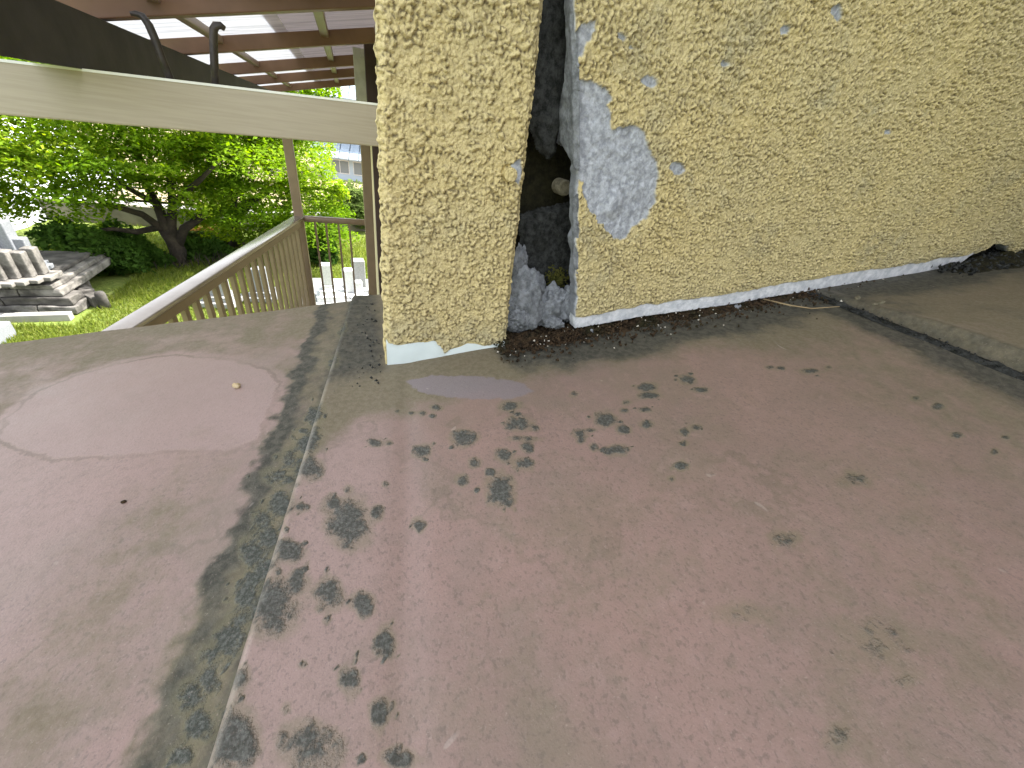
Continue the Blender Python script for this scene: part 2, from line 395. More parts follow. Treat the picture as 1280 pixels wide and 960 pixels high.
MAT['blade'] = leaf_material('grass_blades', (0.075, 0.115, 0.02), (0.17, 0.21, 0.038), (0.28, 0.28, 0.09))
MAT['petal'] = leaf_material('orange_petals', (0.42, 0.16, 0.06), (0.5, 0.3, 0.1), (0.55, 0.45, 0.25))
def ground_material():
    t = NT('grass_ground'); a = t.noise(0.5, 6, 0.6); b = t.noise(9, 5, 0.7)
    c = t.mix(t.ss(b, 0.3, 0.7), (0.09, 0.13, 0.029), (0.155, 0.19, 0.045))
    c = t.mix(t.math('MULTIPLY', t.ss(a, 0.5, 0.68), 0.6), c, (0.22, 0.20, 0.10))
    t.set(Base_Color=c, Roughness=0.95, Specular_IOR_Level=0.1); t.bump(b, 0.8, 0.05); return t.m
MAT['ground'] = ground_material()
MAT['field'] = simple('tan_field', (0.21, 0.165, 0.09), (0.27, 0.22, 0.13), 0.6, 0.95, 0.4, 0.03)
MAT['hill'] = simple('far_wood', (0.025, 0.05, 0.015), (0.07, 0.11, 0.03), 0.2, 0.95, 1.0, 1.5, det=8)

# ------------------------------------------------------------------ the lower metal roof
def spotmask(X, Y, spots):
    m = np.zeros_like(X)
    for k, (px, py, rx, ry, a) in enumerate(spots):
        p = P_roof(px, py); ax = (P_roof(px + rx, py) - p)[:2]; by = (P_roof(px, py + ry) - p)[:2]
        R = max(np.hypot(*ax), np.hypot(*by)) * 2.2
        sel = np.where((np.abs(X - p[0]) < R) & (np.abs(Y - p[1]) < R))
        if not len(sel[0]): continue
        dx = X[sel] - p[0]; dy = Y[sel] - p[1]
        det = ax[0] * by[1] - ax[1] * by[0]
        u = (dx * by[1] - dy * by[0]) / det; v = (ax[0] * dy - ax[1] * dx) / det
        wob = 0.80 + 0.42 * vnoise(u * 1.3 + 31 * k, v * 1.3, 1.0, 3)
        d = np.hypot(u, v) / wob
        m[sel] = np.maximum(m[sel], a * np.clip(0.5 + (1 - d) * 0.75, 0, 1))
    return m

LICHEN = [(436, 655, 27, 30, 1), (418, 633, 12, 10, .9), (386, 591, 18, 13, 1), (370, 612, 9, 6, .8), (344, 762, 34, 38, 1), (372, 735, 16, 14, .9),
 (411, 745, 18, 20, 1), (300, 935, 32, 42, 1), (388, 935, 38, 30, 1), (480, 805, 12, 19, .95), (437, 853, 13, 20, 1), (475, 895, 13, 20, 1), (454, 758, 14, 15, 1),
 (363, 696, 18, 14, 1), (302, 855, 14, 16, .9), (500, 950, 22, 14, .95), (377, 640, 11, 7, .9), (360, 890, 6, 8, .8), (380, 835, 7, 6, .8),
 (524, 656, 9, 9, 1), (627, 612, 18, 19, 1), (636, 628, 9, 7, .9), (655, 579, 13, 9, 1), (630, 569, 12, 9, 1), (648, 530, 16, 9, 1), (659, 559, 8, 8, .95), (638, 508, 12, 6, .95),
 (579, 547, 16, 10, 1), (527, 564, 11, 8, 1), (470, 556, 11, 5, .95), (486, 556, 5, 3, .9), (577, 601, 8, 7, 1), (592, 579, 8, 7, 1), (612, 592, 6, 6, .9), (473, 640, 7, 7, .9), (481, 607, 5, 4, .8),
 (545, 510, 8, 4, .95), (528, 517, 6, 4, .95), (515, 516, 6, 3, .9), (541, 520, 5, 3, .9), (497, 515, 4, 3, .8), (655, 549, 22, 4, .8), (668, 535, 6, 4, .8),
 (756, 524, 13, 9, 1), (770, 562, 13, 7, 1), (779, 537, 10, 5, .95), (725, 542, 9, 5, .9), (726, 548, 6, 6, .9), (742, 559, 6, 5, .9), (762, 566, 8, 4, .8), (737, 538, 8, 3, .8),
 (809, 484, 12, 6, 1), (811, 494, 13, 4, 1), (860, 474, 11, 6, 1), (877, 487, 10, 4, .95), (807, 512, 9, 4, .9), (808, 530, 8, 5, .9), (783, 503, 6, 3, .8), (780, 513, 6, 3, .8),
 (856, 541, 7, 6, .95), (870, 534, 9, 4, .9), (855, 554, 6, 4, .9), (851, 582, 9, 6, 1), (839, 599, 6, 4, .85), (718, 493, 6, 4, .8),
 (962, 459, 6, 3, .9), (976, 460, 7, 3, .9), (1012, 463, 13, 4, .95), (1036, 459, 5, 3, .8), (1172, 509, 9, 4, .9), (1144, 499, 6, 3, .8), (1195, 545, 9, 4, .9), (1242, 566, 6, 4, .9), (1256, 548, 6, 3, .8),
 (1068, 598, 24, 12, .52), (980, 673, 20, 13, .58), (1095, 800, 62, 45, .43), (925, 765, 60, 18, .40), (1050, 925, 20, 24, .55), (1130, 850, 26, 12, .5), (240, 870, 24, 26, .8), (265, 820, 20, 20, .8), (300, 775, 16, 14, .85), (318, 690, 18, 20, .9),
 (345, 595, 20, 12, .85), (362, 572, 15, 16, .9), (330, 650, 14, 16, .85), (378, 537, 9, 5, .9), (318, 725, 16, 16, .85)]

def _scatter(sp):
    q = random.Random(17); out = []
    for (px, py, rx, ry, a) in sp:
        a = a * q.uniform(.80, 1.0) if a > .7 else a
        out.append((px, py, rx, ry, a))
        if rx > 8 and a > .7:
            for _ in range(q.randint(1, 4)):
                th = q.uniform(0, 6.28); d = q.uniform(1.15, 1.8); k = q.uniform(.14, .34)
                out.append((px + rx * d * math.cos(th), py + ry * d * math.sin(th), rx * k, ry * k, q.uniform(.7, .95)))
    return out
LICHEN = _scatter(LICHEN + [(388, 555, 16, 20, 1), (395, 520, 10, 14, .9), (352, 628, 18, 22, 1), (335, 672, 14, 18, .95), (330, 708, 18, 20, 1), (306, 742, 16, 16, .95), (285, 800, 20, 22, 1), (262, 850, 16, 20, .95), (246, 905, 20, 22, 1), (225, 945, 18, 16, .9), (415, 455, 9, 10, .85), (428, 415, 7, 8, .85)])
YB = 0.235                                      # far rake edge of the roof beside the house corner
def xseam(y): return -0.067 + 0.1235 * y
def xcourse(y): return 0.733 + 0.01 * y
def polyroof(pts): return [tuple(P_roof(*p)[:2]) for p in pts]
CLEAN = polyroof([(2, 548), (60, 572), (150, 568), (220, 562), (285, 560), (322, 548), (345, 480), (330, 462), (290, 452), (215, 444), (150, 455), (95, 470), (50, 490), (12, 522)])
LILAC = polyroof([(505, 476), (540, 470), (600, 470), (650, 478), (668, 490), (640, 499), (580, 498), (530, 492)])

def roof_attrs(X, Y, part):
    nz = fbm(X, Y, 9, 4, 5) - 0.5
    at = {k: np.zeros_like(X) for k in ('clean', 'olive', 'grime', 'lichen', 'lilac', 'lip_light', 'speck', 'pale')}
    ds = X - xseam(Y)
    at['lichen'] = spotmask(X, Y, LICHEN)
    if part == 'left':
        at['clean'] = np.clip(0.5 + sdist(X, Y, CLEAN) * 45, 0, 1)
        bw = 0.047 + 0.022 * (Y + .3) + 0.010 * nz
        n5 = fbm(X, Y, 45, 4, 15) - .5; n6 = fbm(X, Y, 14, 4, 25)
        bw = bw + 0.024 * n5 + 0.012 * (fbm(X, Y, 130, 3, 35) - .5)
        at['grime'] = (0.35 + 0.65 * sstep(-.12, .1, n6)) * (0.62 * np.exp(-((-ds - bw + .016) / .010) ** 2)) * (0.45 + .55 * sstep(-.36, -.12, Y)) + (0.12 + .34 * sstep(-.12, .14, n6)) * sstep(bw + .004, bw - .014, -ds)
        at['grime'] = np.maximum(at['grime'], sstep(0.018, 0.0, -ds) * 0.7)
        edge = YB - Y
        at['olive'] = np.clip(sstep(0.16, 0.02, edge + 0.08 * nz) * 0.75 + 0.55 * np.exp(-((-ds - 0.10) / 0.06) ** 2) * sstep(.1, -.2, Y), 0, 1)
        at['olive'] = np.maximum(at['olive'], (0.50 + .8 * n6) * sstep(bw + .01, bw - .02, -ds))
        cd_ = sdist(X, Y, CLEAN); at['olive'] = np.maximum(at['olive'], np.clip(.05 + 1.0 * n6, 0, .3) * np.exp(-((cd_ + .003 + .010 * n5) / .0036) ** 2)); at['olive'] = np.maximum(at['olive'], (0.13 + .9 * n6) * sstep(0.0, -.02, cd_ + .01 * n5) * sstep(-.12, 0.02, Y))
        at['pale'] = sstep(-0.05, -0.3, X) * 0.5
        at['speck'] = sstep(0.05, -0.25, Y) * 0.45 + 0.15
    elif part == 'main':
        wl = -Y                                  # distance in front of the wall line
        at['olive'] = np.clip(sstep(0.165, 0.03, wl + 0.10 * nz) * 0.9 + sstep(0.25, 0.65, X) * 0.6 + 0.35 * sstep(0.05, 0.0, ds) + 0.3 * sstep(0.14, 0.06, wl) * sstep(.3, .12, X), 0, 1)
        inner = sstep(0.13, 0.16, X)
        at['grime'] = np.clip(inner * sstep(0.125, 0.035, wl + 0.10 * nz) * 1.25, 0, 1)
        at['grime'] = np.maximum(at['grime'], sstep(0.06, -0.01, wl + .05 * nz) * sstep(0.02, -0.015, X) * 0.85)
        ce = xcourse(Y) - X
        at['grime'] = np.maximum(at['grime'], sstep(0.125, 0.035, ce + 0.07 * nz) * 1.1)
        at['grime'] = np.maximum(at['grime'], 0.45 * sstep(0.035, 0.0, ds) * sstep(0.1, 0.2, Y + .12))
        at['olive'] = np.maximum(at['olive'], (0.30 + 0.5 * nz) * sstep(-.16, -.3, Y) * sstep(0.04, 0.16, ds))  # foreground dirt, plus shade painted in to darken the near sheet
        at['lilac'] = np.clip(0.5 + sdist(X, Y, LILAC) * 50, 0, 1)
        at['lip_light'] = sstep(0.007, 0.002, ds) * sstep(0.12, 0.02, Y) * 0.42  # painted highlight along the seam lip
        at['pale'] = sstep(0.14, 0.03, ds) * 0.65 * sstep(0.0, -0.1, Y)
        at['speck'] = sstep(-0.08, -0.26, Y) * 0.95 + 0.1 + 0.25 * sstep(0.2, 0.45, X)
    else:
        at['olive'] = 1.0 + 0.8 * nz
        at['grime'] = np.maximum(sstep(0.12, 0.03, -Y + 0.08 * nz) * 1.15, 0.42 + 1.5 * nz)
        at['grime'] = np.maximum(at['grime'], 0.62 * sstep(.03, .006, X - xcourse(Y)))
        at['lip_light'] = 0.12 * sstep(0.008, 0.002, np.abs(X - xcourse(Y) - 0.018))  # faint painted highlight on the raised lip
        at['lichen'] = at['lichen'] * 0
        at['speck'] += 0.5
    return at

def lin(*segs):
    out = []
    for a, b, st in segs: out.append(np.arange(a, b, st))
    out.append(np.array([segs[-1][1]])); return np.concatenate(out)

def roof_sheet(part, xs, ys, zoff, parent, lip, label):
    """xs are measured from the course edge; lip(u) is the height of the sheet above the roof plane; both ends are turned down"""
    ed = {'left': xseam, 'main': xseam, 'upper': xcourse}[part]
    U, Yg = np.meshgrid(xs, ys, indexing='ij'); Xg = ed(Yg) + U
    Z = Xg * SLOPE + lip(U, Yg) + zoff + (fbm(Xg, Yg, 5, 3, 9) - 0.5) * 0.0035 + (fbm(Xg, Yg, 26, 2, 4) - .5) * 0.0009
    at = roof_attrs(Xg, Yg, part)
    V = np.stack([Xg, Yg, Z], -1)
    nu, nv = Xg.shape
    # turned-down hem along the far edge and at the course front
    drop = np.array([[0, 0.004, -0.003], [0, 0.006, -0.010], [0, 0.004, -0.045]])
    rows = [V[:, -1] + d for d in drop]
    Vf = np.concatenate([V.reshape(-1, 3)] + rows)
    F = grid_faces(nu, nv)
    i0 = np.arange(nu) * nv + nv - 1; fl = [F]
    for k in range(3):
        i1 = nu * nv + k * nu + np.arange(nu)
        fl.append(np.stack([i0[:-1], i0[1:], i1[1:], i1[:-1]], -1)); i0 = i1
    A = {k: np.concatenate([v.ravel()] + [v[:, -1]] * 3) for k, v in at.items()}
    me = mesh_np('roof_sheet', Vf, np.concatenate(fl), MAT['roof'], True, A)
    o = link('roof_sheet', me, parent); o['label'] = label; return o

roof = empty('metal_roof', (0, 0, 0), 'dull pink painted metal roof blotched with black lichen, below the yellow wall', 'roof'); roof['kind'] = 'thing'
ysL = lin((-1.2, -0.50, 0.02), (-0.50, YB, 0.0022))
roof_sheet('left', lin((-1.3, -0.58, 0.02), (-0.58, 0.02, 0.0022)), ysL, -0.001, roof, lambda u, y: 0 * u, 'left roof sheet with a cleaner rubbed pink patch')
def main_lip(u, y):
    h = 0.0085 * np.exp(-np.maximum(u, 0) / 0.06)
    e = np.clip(u / 0.0065, 0, 1); h = h * np.sqrt(1 - (1 - e) ** 2) - 0.004 * (u <= 0)
    h = h - 0.004 * np.exp(-((u - 0.095) / 0.012) ** 2) * 0.35
    return h
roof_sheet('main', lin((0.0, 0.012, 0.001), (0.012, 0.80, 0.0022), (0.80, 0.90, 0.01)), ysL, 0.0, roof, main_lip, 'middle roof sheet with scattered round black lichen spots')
def up_lip(u, y):
    e = np.clip(u / 0.010, 0, 1); k = 0.16 + 0.84 * sstep(0.03, -0.24, y)
    return 0.0015 + 0.0215 * k * np.sqrt(np.clip(1 - (1 - e) ** 2, 0, 1))
roof_sheet('upper', np.concatenate([[0, .0003, .001, .002, .0035, .005, .007, .009, .012, .016, .02], np.arange(.024, .5, .004), np.arange(.5, 1.6, .02)]),
           lin((-1.2, -0.45, 0.02), (-0.45, 0.06, 0.003)), 0.0, roof, up_lip, 'raised olive roof sheet on the right, lapping over the middle one')
# rough crud ledge tucked under the upper course's lip
def rubble_strip(name, path, width, height, seed, mat, parent=None, res=0.003):
    L = 0; pts = [np.array(p) for p in path]
    seg = [np.linalg.norm(b - a) for a, b in zip(pts[:-1], pts[1:])]; T = sum(seg)
    n = int(T / res); m = max(6, int(width / res)); V = []
    s = np.linspace(0, T, n); cum = np.concatenate([[0], np.cumsum(seg)])
    P = np.stack([np.interp(s, cum, [p[i] for p in pts]) for i in range(3)], -1)
    D = np.gradient(P, axis=0); D[:, 2] = 0; D /= np.linalg.norm(D, axis=1)[:, None]; S = np.stack([-D[:, 1], D[:, 0], 0 * D[:, 0]], -1)
    v = np.linspace(-0.5, 0.5, m)
    Sg, Vg = np.meshgrid(s, v, indexing='ij')
    wv = width * (0.7 + 0.6 * fbm(s, s * 0, 22, 3, seed))
    prof = np.clip(1 - (2 * Vg) ** 2, 0, 1) ** 0.7
    hh = prof * height * (0.15 + 1.5 * fbm(Sg, Vg * width, 70, 4, seed + 3) ** 1.5) - 0.0015
    G = P[:, None, :] + S[:, None, :] * (Vg * wv[:, None])[..., None]; G[..., 2] += hh
    return link(name, mesh_np(name, G.reshape(-1, 3), grid_faces(n, m, True), mat, True), parent)
def rp(x, y, dz=0.0): return (x, y, x * SLOPE + dz)
cr = rubble_strip('grit_ledge', [rp(0.724, 0.0), rp(0.722, -0.5)], 0.022, 0.007, 8, MAT['mortar_dark'])
tag(cr, 'dark grit ledge packed under the lip of the raised right roof sheet', 'grit', kind='stuff')

# ------------------------------------------------------------------ stucco relief
def relief(x0, x1, z0, z1, res, seed, rmin, rmax, hmax, cover):
    """sprayed stucco: thousands of irregular domes laid over each other, on a raster"""
    r = np.random.default_rng(seed)
    nx, nz = int((x1 - x0) / res) + 1, int((z1 - z0) / res) + 1
    Xg, Zg = np.meshgrid(x0 + np.arange(nx) * res, z0 + np.arange(nz) * res, indexing='ij')
    wx = Xg + (fbm(Xg, Zg, 300, 2, seed) - 0.5) * 0.0036; wz = Zg + (fbm(Xg, Zg, 300, 2, seed + 50) - 0.5) * 0.0036
    H = (fbm(Xg, Zg, 90, 3, seed + 7)) * hmax * 0.25
    n = int((x1 - x0) * (z1 - z0) / (math.pi * ((rmin + rmax) / 2) ** 2) * cover)
    cx = r.uniform(x0, x1, n); cz = r.uniform(z0, z1, n)
    R = rmin + (rmax - rmin) * r.beta(1.3, 2.4, n); asp = r.uniform(0.6, 1.0, n); th = r.uniform(0, math.pi, n)
    hh = hmax * (0.35 + 0.65 * r.random(n)) * (0.5 + 0.5 * R / rmax)
    dens = fbm(cx, cz, 16, 3, seed + 11)
    for k in range(n):
        if dens[k] < 0.38 and k % 2: continue
        rr = R[k] + 0.004
        i0 = max(0, int((cx[k] - rr - x0) / res)); i1 = min(nx, int((cx[k] + rr - x0) / res) + 2)
        j0 = max(0, int((cz[k] - rr - z0) / res)); j1 = min(nz, int((cz[k] + rr - z0) / res) + 2)
        if i1 <= i0 or j1 <= j0: continue
        dx = wx[i0:i1, j0:j1] - cx[k]; dz = wz[i0:i1, j0:j1] - cz[k]
        c, s = math.cos(th[k]), math.sin(th[k])
        q = ((dx * c + dz * s) / R[k]) ** 2 + ((-dx * s + dz * c) / (R[k] * asp[k])) ** 2
        b = np.clip(1 - q, 0, 1) ** 0.62 * hh[k]
        sub = H[i0:i1, j0:j1]; H[i0:i1, j0:j1] = np.maximum(sub, b) + 0.02 * np.minimum(sub, b) * (b > 0)
    H = H + (fbm(Xg, Zg, 380, 2, seed + 21) - 0.5) * 0.0022
    def blur(A, k):
        for ax in (0, 1):
            C = np.cumsum(np.pad(A, [(k + 1, k) if i == ax else (0, 0) for i in (0, 1)], mode='edge'), axis=ax)
            n_ = A.shape[ax]; A = (np.take(C, np.arange(2 * k + 1, 2 * k + 1 + n_), ax) - np.take(C, np.arange(n_), ax)) / (2 * k + 1)
        return A
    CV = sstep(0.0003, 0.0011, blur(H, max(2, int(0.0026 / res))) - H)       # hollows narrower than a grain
    def sample(x, z, H=H):
        fx = np.clip((x - x0) / res, 0, nx - 1.001); fz = np.clip((z - z0) / res, 0, nz - 1.001)
        i = fx.astype(int); j = fz.astype(int); u = fx - i; v = fz - j
        return (H[i, j] * (1 - u) + H[i + 1, j] * u) * (1 - v) + (H[i, j + 1] * (1 - u) + H[i + 1, j + 1] * u) * v
    return sample, (lambda x, z: sample(x, z, CV))

def warp(x, z, a=0.006, f=45, seed=70):
    return x + (fbm(x, z, f, 4, seed) - 0.5) * a * 2, z + (fbm(x, z, f, 4, seed + 9) - 0.5) * a * 2

def skin(X, Z, H, back, attrs, mat, name, rimbare=1):
    """front grid at y=-H, with its rim folded back to y=back"""
    nu, nv = X.shape
    V = np.stack([X, -H, Z], -1).reshape(-1, 3)
    idx = np.arange(nu * nv).reshape(nu, nv)
    rim = np.concatenate([idx[:, 0], idx[-1, 1:], idx[::-1, -1][1:], idx[0, ::-1][1:-1]])
    Vs = [V]; off = nu * nv; fl = [grid_faces(nu, nv, False)]; prev = rim
    A = {k: [v.ravel()] for k, v in attrs.items()}
    for s in (0.35, 1.0):
        W = V[rim].copy(); W[:, 1] = W[:, 1] * (1 - s) + back * s
        ids = off + np.arange(len(rim)); off += len(rim)
        fl.append(np.stack([prev, ids, np.roll(ids, -1), np.roll(prev, -1)], -1)); prev = ids; Vs.append(W)
        for k in A:
            A[k].append(np.full(len(rim), float(rimbare)) if k == 'bare' else (attrs[k].ravel()[rim] if k == 'white' else np.zeros(len(rim))))
    A['rim'] = [np.zeros(nu * nv)] + [np.full(len(rim), float(rimbare))] * 2
    me = mesh_np(name, np.concatenate(Vs), np.concatenate(fl), mat, True, {k: np.concatenate(v) for k, v in A.items()})
    bm = bmesh.new(); bm.from_mesh(me); bmesh.ops.recalc_face_normals(bm, faces=bm.faces); bm.to_mesh(me); bm.free()
    return me

# ---- main wall panel
ZT = 0.64; XR = 1.50
bot_px = [(720, 411), (760, 404), (800, 397), (860, 388), (920, 379), (980, 369), (1040, 360), (1100, 350), (1150, 341), (1180, 335), (1200, 329)]
bx = [P_wall(*p)[0] for p in bot_px]; bz = [P_wall(*p)[2] for p in bot_px]
notch = [(1210, 321), (1222, 314), (1240, 307), (1256, 306), (1266, 316), (1280, 319)]
bx += [P_wall(*p)[0] for p in notch]; bz += [P_wall(*p)[2] for p in notch]
bx += [1.42, 1.6]; bz += [bz[-1] + 0.010, bz[-1] + 0.035]
def zbot(x): return np.interp(x, bx, bz) + (fbm(x, 0 * x, 60, 3, 2) - 0.5) * (0.0016 + 0.012 * sstep(1.12, 1.15, x))
arr = [(716, 0), (719, 60), (722, 130), (724, 170), (721, 215), (722, 260), (720, 300), (721, 350), (720, 410)]
az = [P_wall(*p)[2] for p in arr][::-1]; ax_ = [P_wall(*p)[0] for p in arr][::-1]
def xleft(z):
    base = np.interp(z, [0.0] + az + [0.46, 0.48, 0.9], [ax_[0]] + ax_ + [0.164, 0.162, 0.162])
    return np.maximum(base + (fbm(z, z * 0, 55, 4, 33) - 0.5) * 0.008, 0.16)
CHIP_A = [(720, 100), (732, 100), (746, 103), (757, 110), (763, 122), (761, 134), (765, 146), (764, 158), (770, 163), (780, 158), (792, 156), (802, 163), (807, 174), (814, 188), (821, 204), (823, 222), (820, 240), (819, 252), (810, 262), (806, 272), (797, 280), (790, 284), (782, 296), (775, 300), (764, 298), (757, 290), (752, 281), (746, 277), (742, 266), (736, 262), (733, 250), (728, 240), (730, 228), (722, 220), (712, 200), (712, 150)]
CHIP_B = [(712, 74), (716, 40), (730, 29), (743, 28), (744, 42), (734, 56), (728, 70)]
CHIP_C = [(716, 262), (727, 255), (733, 275), (727, 300), (716, 320)]
DOTS = [(776, 46, 6, 7), (811, 102, 8, 8), (845, 212, 9, 8), (1047, 14, 8, 11), (980, 38, 6, 6), (790, 60, 3, 3), (905, 82, 5, 4), (1110, 165, 4, 3)]
samp, cavm = relief(0.15, XR + 0.03, 0.0, ZT + 0.03, 0.0008, 3, 0.0011, 0.0040, 0.0056, 1.5)
ug = np.concatenate([[0, .0006, .0012], np.cumsum(np.linspace(0.0010, 0.0016, 1100)) + 0.0012]); ug = ug / ug[-1]
vg = np.linspace(0, 1, 600)
Ug, Vg = np.meshgrid(ug, vg, indexing='ij')
Zp = 0.04 + Vg * (ZT - 0.04)
for _ in range(4):
    Xp = xleft(Zp) * (1 - Ug) + XR * Ug
    zb = zbot(Xp); Zp = zb + Vg * (ZT - zb)
wxp, wzp = warp(Xp, Zp, 0.0042, 48); wxp, wzp = warp(wxp, wzp, 0.0026, 170, 31)
pw = lambda L: [(P_wall(*p)[0], P_wall(*p)[2]) for p in L]
chip = np.maximum(sdist(wxp, wzp, pw(CHIP_A)), sdist(wxp, wzp, pw(CHIP_B)))
for (px, py, rx, ry) in DOTS:
    p = P_wall(px, py); a = P_wall(px + rx, py)[0] - p[0]; b = abs(P_wall(px, py + ry)[2] - p[2])
    chip = np.maximum(chip, (1 - np.hypot((wxp - p[0]) / a, (wzp - p[2]) / b)) * min(a, b))
dl = Xp - xleft(Zp)
chip = np.maximum(chip, 0.0016 * fbm(Zp, Zp * 0, 80, 3, 12) - dl)
bare = sstep(-0.0006, 0.0008, chip)
strip_h = np.interp(Xp, [0.26, 0.5, 0.8, 1.05, 1.12, 1.16], [0.0185, 0.020, 0.024, 0.024, 0.016, -0.01]) + (fbm(Xp, Xp * 0, 40, 4, 61) - 0.5) * 0.006
whb = sstep(0.001, -0.001, (Zp - zb) - strip_h)
Hs = samp(Xp, Zp)
dome = 0.004 * np.exp(-(((Xp - P_wall(765, 255)[0]) / 0.014) ** 2 + ((Zp - P_wall(765, 255)[2]) / 0.014) ** 2) ** 2)
Hb = -0.0015 + (fbm(Xp, Zp, 120, 4, 77) - 0.5) * 0.0030 + dome
cov = np.maximum(bare, whb)
Hm = Hs * (1 - cov) + Hb * cov * (1 - whb) + (-0.002 + (fbm(Xp, Zp, 160, 3, 7) - .5) * .002) * whb
Hm *= 1 - 0.5 * sstep(.008, .0, (Zp - zb) - strip_h)
Hm += (fbm(Xp, Zp, 6, 3, 90) - 0.5) * 0.006                     # slight waviness of the float coat
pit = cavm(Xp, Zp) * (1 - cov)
dirt = np.clip(sstep(0.62, 0.75, fbm(Xp, Zp, 11, 4, 55)) * 0.4 + 0.5 * sstep(0.03, 0.0, Zp - zb - strip_h) * sstep(.8, 1.1, Xp) + 0.3 * sstep(0.9, 1.5, Xp), 0, 1) * (1 - cov)
wall = empty('stucco_wall', (0, 0, 0), 'wide yellow stucco wall right of the crack, chipped to grey mortar near its edge', 'wall'); wall['kind'] = 'thing'
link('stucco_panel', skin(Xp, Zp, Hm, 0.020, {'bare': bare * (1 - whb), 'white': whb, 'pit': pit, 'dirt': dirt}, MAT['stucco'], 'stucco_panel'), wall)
# the wall goes on out of the picture
ub = MB(); ub.box((0.163, -0.001, ZT + .001), (6.0, 0.03, 2.75)); ub.box((XR + .001, -0.001, 0.20), (6.0, 0.03, ZT)); ub.build('upper_wall', MAT['stucco'], wall)

# ---- grey mortar return on the panel's broken edge
def slab(name, poly, plane, thick, res, mat, parent=None, seed=0, amp=0.003, f=60, wob=0.004):
    """poly in plane coordinates (u,v); plane(u,v,h)->xyz, h out of the plane"""
    us = [p[0] for p in poly]; vs = [p[1] for p in poly]
    u = np.arange(min(us) - 0.004, max(us) + 0.004, res); v = np.arange(min(vs) - 0.004, max(vs) + 0.004, res)
    U, Vv = np.meshgrid(u, v, indexing='ij'); a, b = warp(U, Vv, wob, 55, seed + 5)
    d = sdist(a, b, poly)
    inside = d > 0
    H = (fbm(U, Vv, f, 4, seed) - 0.5) * 2 * amp
    rim = sstep(0.0, 0.004, d); H = H * rim - (1 - rim) * thick * 0.6
    nu, nv = U.shape; q = grid_faces(nu, nv); keep = inside.ravel()[q].any(1); q = q[keep]
    P1 = plane(U, Vv, H).reshape(-1, 3); P0 = plane(U, Vv, np.full_like(H, -thick)).reshape(-1, 3); N = nu * nv
    ed = np.concatenate([q[:, [0, 1]], q[:, [1, 2]], q[:, [2, 3]], q[:, [3, 0]]])
    key = set(map(tuple, ed.tolist())); bd = np.array([e for e in ed.tolist() if (e[1], e[0]) not in key])
    F = np.concatenate([q, np.stack([bd[:, 1], bd[:, 0], bd[:, 0] + N, bd[:, 1] + N], -1)])
    used = np.unique(F); rm = np.full(2 * N, -1); rm[used] = np.arange(len(used))
    me = mesh_np(name, np.concatenate([P1, P0])[used], rm[F], mat, True)
    bm = bmesh.new(); bm.from_mesh(me); bmesh.ops.recalc_face_normals(bm, faces=bm.faces); bm.to_mesh(me); bm.free()
    return link(name, me, parent)
AN = np.array([1.0, 0, 0.252]); A0 = np.array([0.265, 0, 0.046])
def arris_px(L): return [(h[1], h[2]) for h in (hit(px, py, A0, AN) for px, py in L)]
def arris_plane(U, Vv, H): return np.stack([0.265 - 0.252 * (Vv - 0.046) - 0.0025 - H, U, Vv], -1)
slab('mortar_return', arris_px([(719, -30), (709, -30), (707, 60), (706, 100), (700, 125), (690, 148), (691, 176), (703, 183), (712, 200), (719, 213), (720.5, 213), (721, 120), (718.5, 30)]), arris_plane, 0.006, 0.001, MAT['mortar_mid'], wall, 3, 0.0016, 90, 0.002)
slab('mortar_return', arris_px([(720, 243), (715, 250), (717, 275), (715, 300), (717, 330), (719, 350), (720.5, 340), (720.5, 250)]), arris_plane, 0.005, 0.001, MAT['mortar_mid'], wall, 9, 0.0016, 90, 0.002)

# ------------------------------------------------------------------ corner strip left of the crack
pil = empty('corner_strip', (0, 0, 0), 'narrow yellow stucco corner strip with pale blue foot, left of the crack', 'wall strip'); pil['kind'] = 'thing'
foot_px = [(482, 458), (520, 456), (555, 452), (590, 446), (631, 438)]
fx = [P_wall(*p)[0] for p in foot_px]; fz = [P_wall(*p)[2] for p in foot_px]
hem_px = [(481, 428), (500, 431), (520, 428), (543, 426), (551, 432), (556, 441), (562, 437), (572, 434), (584, 426), (592, 427), (604, 431), (632, 429)]
hx = [P_wall(*p)[0] for p in hem_px]; hz = [P_wall(*p)[2] for p in hem_px]
samp2, cavm2 = relief(-0.02, 0.19, -0.02, 0.8, 0.0008, 41, 0.0013, 0.0048, 0.0056, 1.6)
u2 = np.linspace(0, 1, 190); v2 = np.linspace(0, 1, 780); U2, V2 = np.meshgrid(u2, v2, indexing='ij')
ZL = 0.638
def xl2(z): return 0.0165 * z + (fbm(z, z * 0, 130, 3, 5) - 0.5) * 0.006
def xr2(z): return 0.1605 - 0.0215 * z + (fbm(z, z * 0, 130, 3, 15) - 0.5) * 0.003
Zq = V2 * ZL
for _ in range(3):
    Xq = xl2(Zq) * (1 - U2) + xr2(Zq) * U2
    zf = np.interp(Xq, fx, fz); Zq = zf + V2 * (ZL - zf)
hem = np.interp(Xq, hx, hz) + (fbm(Xq, Xq * 0, 120, 3, 4) - 0.5) * 0.004
footm = sstep(0.0012, -0.0012, Zq - hem)
H2 = samp2(Xq, Zq) * 1.0
edge = np.minimum(Xq - xl2(Zq), xr2(Zq) - Xq)
H2 = H2 * (1 - footm) - 0.0005 * footm - 0.006 * sstep(0.007, 0.0, edge) * (1 - footm)
dotx, dotz = P_wall(637, 218)[[0, 2]]
rr = np.hypot(Xq - dotx, Zq - dotz)
H2 += -0.004 * np.exp(-((rr - 0.0085) / 0.0013) ** 2) * (1 - footm)
wpx = pw([(640, 205), (650, 198), (654, 215), (649, 232), (644, 226)])
